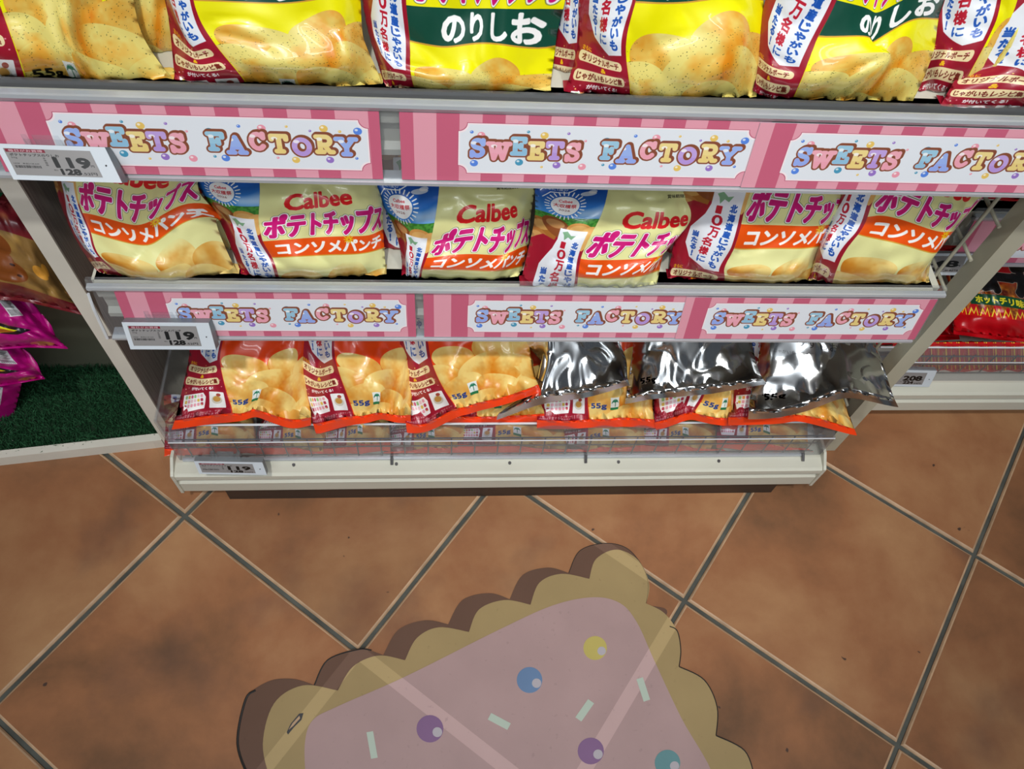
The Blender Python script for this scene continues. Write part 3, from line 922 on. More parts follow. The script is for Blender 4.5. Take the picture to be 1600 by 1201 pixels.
for cx, cy, a, w_, l_ in ((422, 693, 80, 20, 80), (800, 623, 28, 22, 66), (1054, 590, -55, 22, 66), (1228, 528, 72, 20, 70)):
    a = math.radians(a); p = [(sx * l_ / 2, sy * w_ / 2) for sx, sy in ((-1, -1), (1, -1), (1, 1), (-1, 1))]
    obj('sprinkle', flat(zs([(cx + x * math.cos(a) - y * math.sin(a), cy + x * math.sin(a) + y * math.cos(a)) for x, y in p]), .0016, .0019), mat('sprinkle_mint', (.46, .55, .47), .35), icing)
scar = flat(zs([(168, 655), (180, 630), (205, 600), (218, 598), (212, 618), (190, 640), (172, 662)]), .0012, .0017)
obj('torn_spot', scar, M['dark'], stk)
scar = flat(zs([(174, 648), (186, 628), (206, 606), (208, 614), (188, 636)]), .0017, .002)
obj('torn_spot', scar, M['tile_edge'], stk)
# lifted dark rim of the sticker on the left and on the right
def strip(pts, w):
    P = [at_z(x, y, 0) for x, y in pts]; mb = MB()
    for a, b in zip(P[:-1], P[1:]):
        mb.tube((a[0], a[1], .0008), (b[0], b[1], .0008), w, 6)
    return mb
M['rim'] = mat('dirty_rim', (.015, .013, .012), .6)
obj('dirty_edge', strip([p for p in arcs([[(60, 800), (22, 690), (45, 560), (75, 530)]])] , .0016), M['rim'], stk)
obj('dirty_edge', strip([p for p in arcs([[(250, 515), (290, 440), (380, 409), (420, 411)]])], .0009), M['rim'], stk)
obj('dirty_edge', strip([p for p in arcs([[(1307, 340), (1330, 355), (1340, 410), (1335, 460)], [(1335, 460), (1410, 500), (1448, 580), (1445, 665)], [(1445, 665), (1530, 710), (1560, 790)]])], .0009), M['rim'], stk)
obj('dirty_edge', strip([p for p in arcs([[(1007, 181), (1040, 115), (1115, 93), (1180, 108), (1225, 160), (1243, 215), (1237, 272)]])], .0005), M['rim'], stk)
# ------------------------------------------------------------------ MAIN SHELF UNIT
XL, XR = 0.0, 0.90
M['wood'] = mat('grey_wood', (.27, .24, .21), .5, noise=.30, nscale=9, stretch=(60, 60, 1.2), bump=.1)
M['white_wood'] = mat('pale_edge_band', (.70, .68, .60), .45, noise=.06, nscale=12)

sp = thing('side_panel', 'tall grey wood grain side panel with pale front edge', 'panel', (-.041, .3, 0))
obj('board', MB().box(-.050, .0925, 0, -.032, .62, .655), M['wood'], sp)
obj('edge_band', MB().box(-.0505, .0905, 0, -.0315, .0930, .655), M['white_wood'], sp)

unit = thing('shelf_unit', 'cream metal gondola unit holding the three rows of crisp bags', 'shelving', (.45, .3, 0))
obj('back_panel', MB().box(XL, .455, .05, XR, .470, 1.3), mat('back_panel_grey', (.14, .13, .12), .6, noise=.1), unit)
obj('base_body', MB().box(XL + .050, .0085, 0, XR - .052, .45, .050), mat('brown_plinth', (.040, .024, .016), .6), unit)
# base lip with a channel profile
lip = [(.000, .094), (.0, .084), (.006, .080), (.006, .074), (.001, .070), (.001, .047), (.003, .044), (.05, .044), (.05, .100), (.018, .1005), (.004, .0975)]
obj('base_lip', MB().extr_x(lip, XL, XR - .012), M['cream'], unit)
obj('base_deck', MB().box(XL, .018, .095, XR - .012, .455, .1004), M['cream'], unit)
for x0, x1 in ((XL - .004, XL), (XR - .012, XR - .008)):
    obj('lip_end', MB().prism([(x0, y, z) for y, z in [(-.001, .098), (-.001, .045), (.012, .043), (.05, .043), (.05, .112), (.02, .112)]], (x1 - x0, 0, 0)), M['cream'], unit)
for px in (458, 797, 1126, 968, 619):
    p = at_z(px, 735, .1)
    obj('screw', MB().tube((p[0], .0135, .0990), (p[0], .0135, .1012), .0022, 10), M['wire'], unit)

def shelf_tier(zr, yr, x0, x1, label, gh, deck_z, end=True):
    t = thing('metal_shelf', label, 'shelf', ((x0 + x1) / 2, yr + .2, deck_z))
    obj('deck', MB().box(x0, yr + .012, deck_z - .012, x1, .455, deck_z), M['cream'], t)
    # front lip: a C profile below the deck
    pr = [(yr + .012, deck_z), (yr + .004, deck_z - .004), (yr + .004, deck_z - .018), (yr + .010, deck_z - .021), (yr + .010, deck_z - .042), (yr + .004, deck_z - .046), (yr + .004, deck_z - .052), (yr + .016, deck_z - .052), (yr + .016, deck_z - .012), (yr + .03, deck_z - .012), (yr + .03, deck_z)]
    obj('front_lip', MB().extr_x(pr, x0 + .003, x1 - .008), M['cream'], t)
    # clear plastic guard rail on top of the lip
    g = [(yr - .001, zr - .001), (yr - .001, zr + .0), (yr + .003, zr + gh), (yr + .006, zr + gh), (yr + .006, zr - .004), (yr + .002, zr - .007)]
    obj('clear_guard', MB().extr_x(g, x0, x1), M['clear_rail'], t)
    obj('rail_cap', MB().extr_x([(yr - .0030, zr + .000), (yr - .0035, zr - .003), (yr - .0012, zr - .0075), (yr + .0045, zr - .0075), (yr + .0030, zr + .0005)], x0, x1), M['grey_edge'], t)
    s_, c_ = math.sin(.20), math.cos(.20)
    for dz, th in ((-.0625, .0022),):
        y = yr + dz * s_; z = zr - .009 + dz * c_
        obj('rail_foot', MB().extr_x([(y - .003, z), (y - .003, z - .003), (y + .012, z - .003), (y + .012, z)], x0 + .004, x1 - .006), M['grey_edge'], t)
    # clear plate behind the paper signs
    yb, zb = yr + .0012, zr - .009
    obj('sign_holder', MB().prism([(x0 + .002, yb, zb), (x1, yb, zb), (x1, yb - .064 * s_, zb - .064 * c_), (x0 + .002, yb - .064 * s_, zb - .064 * c_)], (0, .0012, .0003)), M['clear'], t)
    if end:
        for xe in (x0 - .004,):
            b = MB()
            for a, c in (((yr + .002, deck_z - .010), (yr - .004, deck_z - .030)), ((yr - .004, deck_z - .030), (yr - .010, deck_z - .072)), ((yr - .010, deck_z - .072), (yr - .002, deck_z - .082))):
                b.tube((xe, a[0], a[1]), (xe, c[0], c[1]), .0016, 6)
            obj('rail_end', b, M['edge'], t)
    return t

def sign(x, zr, yr, label, u0=0.0, u1=1.0, L=.3014, lift=0.0, H=.0615):
    s_, c_ = math.sin(.20), math.cos(.20)
    yt, zt = yr - .0002 - lift, zr - .0088
    w = L * (u1 - u0)
    P = [(x, yt, zt), (x + w, yt, zt), (x + w, yt - H * s_, zt - H * c_), (x, yt - H * s_, zt - H * c_)]
    mb = MB()
    n = (0, .0006 * c_, -.0006 * s_)
    mb.add(P, [(3, 2, 1, 0)], 0)
    mb.add([tuple(np.array(p) + n) for p in P], [(0, 1, 2, 3)], 1)
    mb.uv = [(u0, 1), (u1, 1), (u1, 0), (u0, 0)] * 2
    o = obj('shelf_sign', mb, [M['sign'], M['white']], loc=(x + w / 2, yt, zt))
    return tag(o, label, 'sign', 'candy shop strips along the shelf fronts')

MID_Z, MID_Y = .4352, .0515
TOP_Z, TOP_Y = .6756, .0456
shelf_tier(MID_Z, MID_Y, XL, XR, 'middle cream shelf carrying the row of yellow consomme bags', .0065, .4300)
shelf_tier(TOP_Z, TOP_Y, -.13, 1.16, 'top cream shelf carrying the row of bright yellow seaweed bags', .0085, .6700, end=False)
sign(.0236, MID_Z, MID_Y, 'pink striped sweets sign under the middle shelf, nearest the grey wood panel')
sign(.3338, MID_Z, MID_Y, 'pink striped sweets sign in the centre of the middle shelf front')
sign(.3338 + .2800, MID_Z, MID_Y, 'pink striped sweets sign of the middle shelf touching the beige post', .065, 1.0, lift=.0012)
sign(.3203 - .0156 - .3014, TOP_Z, TOP_Y, 'pink striped sweets sign of the top shelf behind the first price tag')
sign(.3203, TOP_Z, TOP_Y, 'pink striped sweets sign in the centre of the top shelf front')
sign(.3203 + .2915, TOP_Z, TOP_Y, 'pink striped sweets sign of the top shelf cut off by the photo edge', .055, 1.0, lift=.0012)

# electronic price tags
def price_tag(q, y0, y1, art, label, group='electronic price tags', clip=None, kind_name='price_tag', dep=.013):
    TL, TR, BR, BL = [at_y(q[i][0], q[i][1], y0 if i < 2 else y1) for i in range(4)]
    e1 = (TR - TL); e2 = ((BL - TL) + (BR - TR)) / 2
    BR = TR + e2; BL = TL + e2; n = np.cross(e1, e2); n /= np.linalg.norm(n)
    if n[1] < 0: n = -n                                  # points into the shelf
    t = thing(kind_name, label, 'price tag', tuple((TL + TR) / 2), group)
    mb = MB(); F = [TL, TR, BR, BL]
    mb.prism([tuple(p) for p in F][::-1], tuple(n * dep))
    obj('housing', mb, M['grey'], t)
    inset = lambda a, b, c, d: TL + e1 * a + e2 * b
    fr = -n * .0006
    mb = MB(); mb.prism([tuple(p) for p in F][::-1], tuple(fr)); obj('front_frame', mb, M['white'], t)
    S = [TL + e1 * .055 + e2 * .12, TL + e1 * .845 + e2 * .12, TL + e1 * .845 + e2 * .86, TL + e1 * .055 + e2 * .86]
    qd = quad_uv(MB(), [tuple(p + fr * 1.6) for p in S])
    sc_ = obj('screen', qd, printed_mat('screen_print', art, .25), t)
    c0 = TL + e1 * .93 + e2 * .52
    obj('indicator', MB().tube(tuple(c0 + fr), tuple(c0 + fr * 2), .0007, 8), M['dark'], t)
    w = np.linalg.norm(e1); ex = e1 / w; ey = -e2 / np.linalg.norm(e2)
    c1 = TL + e1 * .46 + n * dep * .5
    cb = MB()
    for a, b, hh in ((-.018, .018, .0045), (-.010, .010, .008), (-.018, -.014, .009), (.014, .018, .009)):
        P = [c1 + ex * a - ey * .0002, c1 + ex * b - ey * .0002, c1 + ex * b + ey * hh, c1 + ex * a + ey * hh]
        cb.prism([tuple(p) for p in P], tuple(n * .006))
    obj('clip', cb, M['clear_rail'], t)
    return t
T119a = tag_art('ポテトチップスのりしお', '119', '128.52')
T119b = tag_art('ポテトチップスコンソメパンチ', '119', '128.52')
T119c = tag_art('ポテトチップスうすしお', '119', '128.52')
T148 = tag_art('ポテチップホットチリ', '148', '159.84')
T208 = tag_art('ホットチリ', '208', '224.64')
price_tag([(-8, 224), (164, 230), (191, 286), (22, 280)], .030, .012, T119a, 'price tag clipped to the top shelf under the yellow seaweed bags')
price_tag([(190, 503), (326, 504), (336, 546), (206, 545)], .034, .018, T119b, 'price tag clipped to the middle shelf over the first orange bag')

# clear front guard, wire basket and side divider of the bottom bin
gd = thing('clear_bin_guard', 'clear acrylic guard along the front of the bottom bin', 'guard', (.45, .03, .1))
obj('front_sheet', MB().extr_x([(.0205, .103), (.0195, .155), (.0215, .155), (.0225, .103)], .006, .886), M['clear'], gd)
M['flange'] = clear_mat('flange_plastic', (.86, .86, .90), .05, .02, .04)
obj('top_flange', MB().extr_x([(.0195, .154), (.0195, .156), (.040, .165), (.040, .163)], .006, .886), M['flange'], gd)
obj('top_edge', MB().tube((.006, .0195, .1552), (.886, .0195, .1552), .0009, 6), M['edge'], gd)
obj('rear_edge', MB().tube((.012, .0400, .1645), (.880, .0400, .1645), .0016, 6), M['edge'], gd)
obj('bottom_edge', MB().box(.01, .019, .101, .86, .024, .1045), M['grey_edge'], gd)
obj('side_sheet', MB().prism([(.006, .0205, .103), (.006, .0195, .155), (.006, .040, .164), (.006, .06, .103)], (.002, 0, 0)), M['clear'], gd)
obj('side_sheet', MB().prism([(.884, .0205, .103), (.884, .0195, .155), (.884, .040, .164), (.884, .06, .103)], (.002, 0, 0)), M['clear'], gd)
for x in (.0315, .285, .55, .86):
    obj('hook', MB().tube((x, .012, .101), (x, .021, .108), .002, 8), M['wire'], gd)
hang = thing('clear_hanging_sheet', 'thin clear plastic sheet hanging in front of the bin base', 'guard', (.45, 0, .1))
obj('sheet', MB().prism([(-.012, .0205, .1545), (.898, .0205, .1545), (.905, -.010, .052), (-.004, -.010, .052)], (0, -.0008, 0)), clear_mat('thin_clear', (.985, .985, .985), .004, .05, .0), hang)
div = thing('clear_side_divider', 'clear upright divider at the panel end of the bottom bin', 'divider', (-.004, .15, .1))
obj('sheet', MB().box(-.0045, .035, .1005, -.0025, .32, .185), M['clear'], div)
obj('front_rib', MB().tube((-.0035, .035, .1005), (-.0035, .035, .186), .0022, 8), M['clear_rail'], div)
obj('top_rib', MB().tube((-.0035, .035, .186), (-.0035, .32, .186), .0022, 8), M['clear_rail'], div)
bk = thing('wire_basket', 'low wire basket front behind the clear guard', 'basket', (.45, .032, .1))
for z in (.104, .128, .150):
    obj('rail_wire', MB().tube((.012, .0265, z), (.876, .0265, z), .0010, 6), M['wire'], bk)
for k in range(28):
    x = .022 + k * .0312
    obj('upright_wire', MB().tube((x, .0255, .101), (x, .0255, .152), .0009, 6), M['wire'], bk)
price_tag([(303, 720), (410, 722), (416, 740), (313, 741)], -.004, -.012, T119c, 'price tag hooked on the clear bin guard at floor level', dep=.009)
# beige post and mesh partition
mp_ = thing('mesh_partition', 'beige steel post with wire mesh partition beside the bags', 'partition', (.955, .2, 0))
post = obj('post', MB().box(.943, .0775, 0, .9655, .1, .655, bev=.0015), M['post'], mp_)
obj('rear_post', MB().box(.927, .43, 0, .943, .45, .655, bev=.0015), M['post'], mp_)
for k in range(10):
    z = .121 + .054 * k
    obj('wire', MB().tube((.937, .09, z), (.937, .44, z), .0021, 8), M['post'], mp_)
for k in range(7):
    y = .114 + .054 * k
    obj('wire', MB().tube((.9335, y, .09), (.9335, y, .65), .0021, 8), M['post'], mp_)
# ------------------------------------------------------------------ crisp bags
class TPS:
    def __init__(s, src, dst, lam=3e-4):
        s.src = np.array(src, float); n = len(src)
        K = s.ker(s.src, s.src) + lam * np.eye(n)
        Pm = np.hstack([np.ones((n, 1)), s.src])
        A = np.block([[K, Pm], [Pm.T, np.zeros((3, 3))]])
        s.w = np.linalg.solve(A, np.vstack([np.array(dst, float), np.zeros((3, 2))]))
    def ker(s, a, b):
        d2 = ((a[:, None] - b[None]) ** 2).sum(-1)
        return .5 * d2 * np.log(d2 + 1e-12)
    def __call__(s, q):
        return s.ker(q, s.src) @ s.w[:-3] + np.hstack([np.ones((len(q), 1)), q]) @ s.w[-3:]

def wnoise(u, v, seed, f):
    r = np.random.RandomState(seed); o = np.zeros_like(u)
    for k in range(7):
        a = r.rand() * 2 * math.pi; ff = f * (0.5 + r.rand()); ph = r.rand() * 6.28
        o += np.sin(2 * math.pi * ff * (u * math.cos(a) + v * math.sin(a)) + ph + 1.3 * np.sin(2 * math.pi * ff * .6 * (u * math.sin(a) - v * math.cos(a)) + ph * 2))
    return o / 4

def bag(name, label, group, material, feats, y_bot, y_top, D=.026, v0=0.0, v1=1.0, seed=0, wr=1.0, nu=44, nv=40, zmin=None, power=2.6, seal_top=True, lam=3e-4, back=1.0, pleat=1.0, cat='crisp bag', crease=0.25, bfall=.20):
    f = TPS([p[0] for p in feats], [p[1] for p in feats], lam)
    def surf(uu, vv, depth):
        pp = f(np.stack([uu.ravel(), vv.ravel()], 1))
        q = np.stack([(pp[:, 0] - 800) / F_PX, -(pp[:, 1] - 600.5) / F_PX, -np.ones(len(pp))], 1) @ RM.T
        t = (depth.ravel() - CL[1]) / q[:, 1]
        return CL + q * t[:, None]
    full_bottom = v1 > .94
    vb = .955 if full_bottom else v1
    u = np.linspace(0, 1, nu); v = np.linspace(v0, vb, nv)
    uu, vv = np.meshgrid(u, v)
    s = (vb - vv) / (vb - v0)
    rim = y_bot + (y_top - y_bot) * s ** .8
    pu = 1 - np.abs(2 * uu - 1) ** power
    pv = (1 - np.clip(1 - (vv - v0) / .22, 0, 1) ** 2.2)
    pv = pv * (1 - np.clip(1 - (vb - vv) / (bfall if full_bottom else .12), 0, 1) ** 2.2)
    pr = np.clip(pu, 0, 1) * pv
    w = wnoise(uu, vv, seed, 1.6) * .0038 + wnoise(uu, vv, seed + 50, 4.0) * .0016
    cr = np.abs(wnoise(uu, vv, seed + 90, 2.4)); w = w + .0035 * np.exp(-cr * 6)
    tri = lambda x: 2 * np.abs(x / math.pi - np.floor(x / math.pi + .5))
    fan = tri(math.pi * (uu * (5 + seed % 3) + .5 * wnoise(uu, vv, seed + 3, 1.1) + (vb - vv) * (uu - .5) * 2.5))
    w = w - crease * .0065 * (fan - .5) * np.exp(-(vb - vv) / .14)
    fan2 = tri(math.pi * (vv * 3 + uu * 2.2 + .6 * wnoise(uu, vv, seed + 4, .9)))
    w = w - crease * .0050 * (fan2 - .5) * np.clip((np.abs(2 * uu - 1) - .35) / .5, 0, 1)
    pl = np.sin(2 * math.pi * (uu * 9 + .4 * wnoise(uu, vv, seed + 9, 2))) * np.exp(-(vb - vv) / .05) * .0022 * pleat
    pl = pl + np.sin(2 * math.pi * (uu * 7 + .5)) * np.exp(-(vv - v0) / .05) * .0018
    edge = np.clip(np.minimum(uu, 1 - uu) / .06, 0, 1)
    dep = rim - D * pr + (w * wr * (.25 + .75 * pr) + pl) * edge
    front = surf(uu, vv, dep)
    bd = D * back * pr
    backp = front.reshape(nv, nu, 3).copy()
    backp[..., 1] += (D * pr + bd) - (w * wr * .3) * edge * pr
    front = front.reshape(nv, nu, 3)
    if zmin is not None:
        front[..., 2] = np.maximum(front[..., 2], zmin + .001); backp[..., 2] = np.maximum(backp[..., 2], zmin + .0005)
    verts = front.reshape(-1, 3).tolist(); uvs = np.stack([uu.ravel(), 1 - vv.ravel()], 1).tolist()
    idx = np.arange(nv * nu).reshape(nv, nu); faces = []
    for j in range(nv - 1):
        for i in range(nu - 1):
            faces.append((idx[j, i], idx[j + 1, i], idx[j + 1, i + 1], idx[j, i + 1]))
    # back: coarser grid, shares the rim
    st = 3
    bj = sorted(set(list(range(0, nv, st)) + [nv - 1])); bi = sorted(set(list(range(0, nu, st)) + [nu - 1]))
    bidx = {}
    for j in bj:
        for i in bi:
            if j in (0, nv - 1) or i in (0, nu - 1):
                bidx[j, i] = idx[j, i]
            else:
                bidx[j, i] = len(verts); verts.append(backp[j, i].tolist()); uvs.append((float(uu[j, i]), float(1 - vv[j, i])))
    for a in range(len(bj) - 1):
        for b in range(len(bi) - 1):
            faces.append((bidx[bj[a], bi[b]], bidx[bj[a], bi[b + 1]], bidx[bj[a + 1], bi[b + 1]], bidx[bj[a + 1], bi[b]]))
    base = front[nv - 1, nu // 2]
    root = thing(name, label, cat, tuple(base), group)
    mb = MB(); mb.add(verts, faces); mb.uv = uvs
    obj('film', mb, material, root, smooth=True)
    def seal(nm, va, vb_, rows, crimp, tuck=False):
        vv2 = np.linspace(va, vb_, rows); U2, V2 = np.meshgrid(u, vv2)
        top = va < .5
        base_d = y_top if top else y_bot
        dd = np.full(U2.shape, base_d) + crimp * np.sin(U2 * 17 + seed) * .0015
        if top:
            k = (vb_ - V2) / (vb_ - va); dd = base_d + .006 * k + crimp * np.sin(U2 * 17 + seed) * .0015 * k
        else:
            k = (V2 - va) / (vb_ - va); dd = base_d - .003 * k + crimp * np.sin(U2 * 17 + seed) * .0018 * k
        if tuck:
            P = np.repeat(front[nv - 1][None], rows, 0).copy()
            P[..., 1] += np.linspace(0, .012, rows)[:, None]; P[..., 2] += .0006
        else:
            P = surf(U2, V2, dd).reshape(rows, nu, 3)
            if top: P[-1] = front[0]
            else: P[0] = front[nv - 1]
            if zmin is not None: P[..., 2] = np.maximum(P[..., 2], zmin + .0005)
        vs_ = P.reshape(-1, 3).tolist(); n0 = len(vs_)
        vs_ += (P.reshape(-1, 3) + np.array([0, .0008, -.0003])).tolist()
        ii = np.arange(rows * nu).reshape(rows, nu); fs_ = []
        for j in range(rows - 1):
            for i in range(nu - 1):
                q = (ii[j, i], ii[j + 1, i], ii[j + 1, i + 1], ii[j, i + 1])
                fs_.append(q); fs_.append(tuple(x + n0 for x in q[::-1]))
        for i in range(nu - 1):
            fs_.append((ii[0, i], ii[0, i + 1], ii[0, i + 1] + n0, ii[0, i] + n0)); fs_.append((ii[-1, i + 1], ii[-1, i], ii[-1, i] + n0, ii[-1, i + 1] + n0))
        for j in range(rows - 1):
            fs_.append((ii[j + 1, 0], ii[j, 0], ii[j, 0] + n0, ii[j + 1, 0] + n0)); fs_.append((ii[j, -1], ii[j + 1, -1], ii[j + 1, -1] + n0, ii[j, -1] + n0))
        m2 = MB(); m2.add(vs_, fs_)
        Vu = np.clip(V2, 0, 1); m2.uv = np.stack([U2.ravel(), 1 - Vu.ravel()], 1).tolist() * 2
        o = obj(nm, m2, material, root, smooth=False)
        return o
    if seal_top:
        seal('top_seal', v0 - .04, v0, 4, 1)
    seal('bottom_seal', vb, 1.0 if full_bottom else vb + .04, 5, 1, tuck=not full_bottom)
    return root

C_ = dict(CalL=(.465, .235), CalR=(.83, .235), TL=(.385, .376), TR=(.985, .376), TLt=(.385, .262), TRt=(.985, .262), SUN=(.16, .125), BTL=(.352, .395), BBL=(.351, .50), BT0=(.362, 0.0),
          DATE=(.815, .072), G55=(.43, .885), PALM=(.548, .872), P1=(.165, .704), P2=(.165, .767), POUCH=(.12, .874), PHOTO=(.27, .872), POT=(.76, .73), SB=(.341, .955), LBL=(0, .955))
def F(**k):
    return [(C_[n], p) for n, p in k.items() if n in C_]
def X(*a):
    return [((u, v), (x, y)) for u, v, x, y in a]

# ---- middle row: consomme bags
g = 'pale yellow consomme crisp bags on the middle shelf'
mid = dict(y_bot=.072, y_top=.118, D=.026, zmin=.430)
bag('crisp_bag', 'pale yellow consomme bag leaning on the grey wood panel', g, M['consomme'],
    F(CalR=(264, 291), TL=(131, 326), TR=(309, 308), TLt=(124, 285), TRt=(304, 280), BTL=(129, 333), BBL=(142, 363)) +
    X((.69, .376, 217, 345), (.65, .5, 230, 383), (.985, .50, 330, 338), (.345, .66, 157, 402), (0, .30, 84, 285), (0, .66, 134, 400), (0, .76, 158, 432), (.36, .77, 205, 440), (1, .77, 377, 438), (1, .45, 352, 345), (.60, .235, 192, 287), (0, .0, 62, 215), (1, 0, 290, 215)), v1=.77, seed=1, **mid)
bag('crisp_bag', 'pale yellow consomme bag with full blue sky panel, second from the wood panel', g, M['consomme'],
    F(SUN=(345, 301), CalL=(449, 329), CalR=(551, 318), TL=(420, 371), TLt=(414, 341), BTL=(410, 377), BBL=(425, 402), BT0=(404, 262)) +
    X((.885, .376, 577, 362), (.885, .262, 576, 325), (.65, .5, 515, 398), (.345, .66, 436, 436), (0, .03, 301, 268), (0, .35, 341, 340), (0, .60, 376, 425), (1, .05, 580, 268), (1, .35, 598, 345), (1, .64, 603, 422), (.6, .665, 505, 440), (.17, .66, 400, 437)), v1=.665, seed=12, **mid)
bag('crisp_bag', 'pale yellow consomme bag with clear fold hiding its orange band', g, M['consomme'],
    F(SUN=(624, 324), BT0=(687, 275), BTL=(666, 403), BBL=(660, 421), CalL=(716, 350), CalR=(809, 337), TL=(678, 398), TLt=(683, 370), DATE=(797, 293)) +
    X((.73, .376, 786, 393), (1, .03, 838, 280), (1, .25, 829, 338), (1, .45, 822, 400), (0, 0, 578, 275), (0, .25, 612, 345), (.02, .50, 630, 410), (.0, .58, 628, 437), (.345, .58, 657, 438), (1, .58, 808, 440), (.65, .58, 735, 440)), v1=.58, seed=23, **mid)
bag('crisp_bag', 'pale yellow consomme bag with slanting folded side and full expiry date', g, M['consomme'],
    F(SUN=(883, 323), BT0=(952, 284), BTL=(907, 404), BBL=(903, 433), CalL=(973, 356), TL=(918, 400), TLt=(936, 362), DATE=(1066, 306)) +
    X((.83, .235, 1074, 351), (.725, .376, 1030, 396), (1, 0, 1128, 290), (1, .22, 1088, 338), (1, .36, 1046, 372), (1, .56, 1026, 444), (0, 0, 836, 284), (0, .3, 834, 350), (0, .56, 812, 446), (.345, .56, 900, 448), (.72, .56, 985, 449)), v1=.56, seed=34, y_bot=.060, y_top=.112, D=.022, zmin=.430)
bag('crisp_bag', 'pale yellow consomme bag with wide wine red side panel behind the slanting one', g, M['consomme'],
    F(TL=(1168, 343), TLt=(1184, 292), BTL=(1158, 350), BBL=(1147, 388)) +
    X((.80, .376, 1296, 345), (.70, .5, 1250, 388), (.985, .405, 1312, 345), (.985, .50, 1296, 383), (.341, .70, 1131, 433), (.30, .65, 1114, 421), (.295, .335, 1147, 325), (.28, .63, 1112, 412), (0, .30, 1068, 300), (0, .62, 1050, 395), (0, .74, 1042, 436), (1, .74, 1272, 440), (1, .62, 1280, 415), (.5, .745, 1165, 444), (1, .15, 1335, 280), (.2, .0, 1150, 200), (1, 0, 1345, 215)), v1=.745, seed=45, y_bot=.072, y_top=.118, D=.026, zmin=.430)
bag('crisp_bag', 'pale yellow consomme bag nearest the mesh partition, tilted towards it', g, M['consomme'],
    F(TL=(1370, 328), BTL=(1355, 340), BBL=(1341, 366)) +
    X((.80, .376, 1490, 356), (.90, .262, 1524, 317), (.72, .5, 1455, 395), (.72, .395, 1470, 362), (.341, .72, 1300, 438), (.295, .335, 1345, 305), (.28, .63, 1298, 391), (0, .35, 1306, 315), (0, .6, 1276, 385), (0, .75, 1262, 438), (1, .28, 1552, 290), (1, .45, 1484, 362), (1, .6, 1456, 405), (1, .75, 1448, 446), (.6, .75, 1380, 445), (.385, .262, 1392, 285), (.2, 0, 1375, 200), (1, 0, 1600, 200)), v1=.75, seed=56, y_bot=.070, y_top=.118, D=.026, zmin=.430)
# second line of bags seen in the gaps
for lab, xs_, sd in (('consomme bag behind the gap between the second and third front bags', 683, 61), ('consomme bag standing behind the slanting bag', 1128, 63), ('consomme bag standing behind the first two front bags', 330, 65)):
    bag('crisp_bag', lab, 'consomme bags of the rear line', M['consomme'], X((0, 0, xs_ - 110, 150), (1, 0, xs_ + 130, 150), (0, .7, xs_ - 100, 410), (1, .7, xs_ + 110, 410), (.5, .35, xs_ + 5, 275)), .108, .150, D=.016, v1=.7, seed=sd, zmin=.430, nu=26, nv=24)

# ---- top row: seaweed bags
g = 'bright yellow seaweed crisp bags on the top shelf'
top = dict(y_bot=.070, y_top=.115, D=.026, zmin=.670)
bag('crisp_bag', 'bright yellow seaweed bag filling the first gap of the top shelf from behind', g, M['seaweed'],
    X((0, .5, 95, -120), (1, .5, 305, -100), (0, .86, 110, 112), (1, .86, 300, 122), (.5, .68, 195, 0)), .110, .140, D=.022, v0=.3, v1=.86, seed=70, zmin=.670)
bag('crisp_bag', 'bright yellow seaweed bag over the first price tag, 55g at its foot', g, M['seaweed'],
    F(POT=(128, 60), G55=(80, 115)) + X((.341, .90, 40, 128), (.35, .60, -10, -20), (1, .60, 205, -20), (1, .76, 225, 60), (1, .90, 272, 128), (.65, .60, 92, -22), (0, .6, -150, -20), (0, .9, -70, 128)), v0=.25, v1=.905, seed=71, **top)
bag('crisp_bag', 'bright yellow seaweed bag with pill captions, second along the top shelf', g, M['seaweed'],
    F(BBL=(302, 0), P1=(302, 86), P2=(306, 105), POT=(522, 82)) + X((.345, .64, 325, 55), (.341, .86, 384, 131), (.65, .5, 445, 5), (0, .6, 258, 0), (0, .84, 274, 124), (1, .5, 562, -15), (1, .70, 568, 60), (1, .87, 598, 131), (.28, .63, 298, 57), (.7, .87, 500, 136)), v0=.15, v1=.87, seed=72, **top)
bag('crisp_bag', 'bright yellow seaweed bag showing its whole dark green band', g, M['seaweed'],
    F(BTL=(634, 8), BBL=(640, 64)) + X((.47, .408, 690, 20), (.47, .488, 692, 68), (.97, .488, 850, 70), (.97, .408, 852, 22), (1, .5, 868, 72), (1, .40, 880, 18), (1, .76, 860, 146), (.345, .76, 648, 140), (0, .40, 566, 0), (0, .62, 584, 80), (0, .75, 602, 138), (.3, .66, 627, 108), (.65, .76, 750, 146), (.345, .26, 630, -80), (1, .26, 900, -80)), v0=.1, v1=.765, seed=73, **top)
bag('crisp_bag', 'bright yellow seaweed bag whose wine red side shows blue and red lettering', g, M['seaweed'],
    F(BBL=(993, 3), P1=(940, 98), P2=(942, 124), POT=(1145, 90)) + X((.341, .84, 984, 158), (.33, .65, 972, 83), (.3, .61, 962, 60), (.2, .57, 942, 40), (.165, .804, 940, 137), (1, .5, 1193, 0), (1, .84, 1177, 162), (0, .5, 903, -5), (0, .66, 905, 62), (0, .84, 880, 150), (.65, .84, 1080, 161), (.65, .5, 1080, 3)), v0=.15, v1=.845, seed=74, **top)
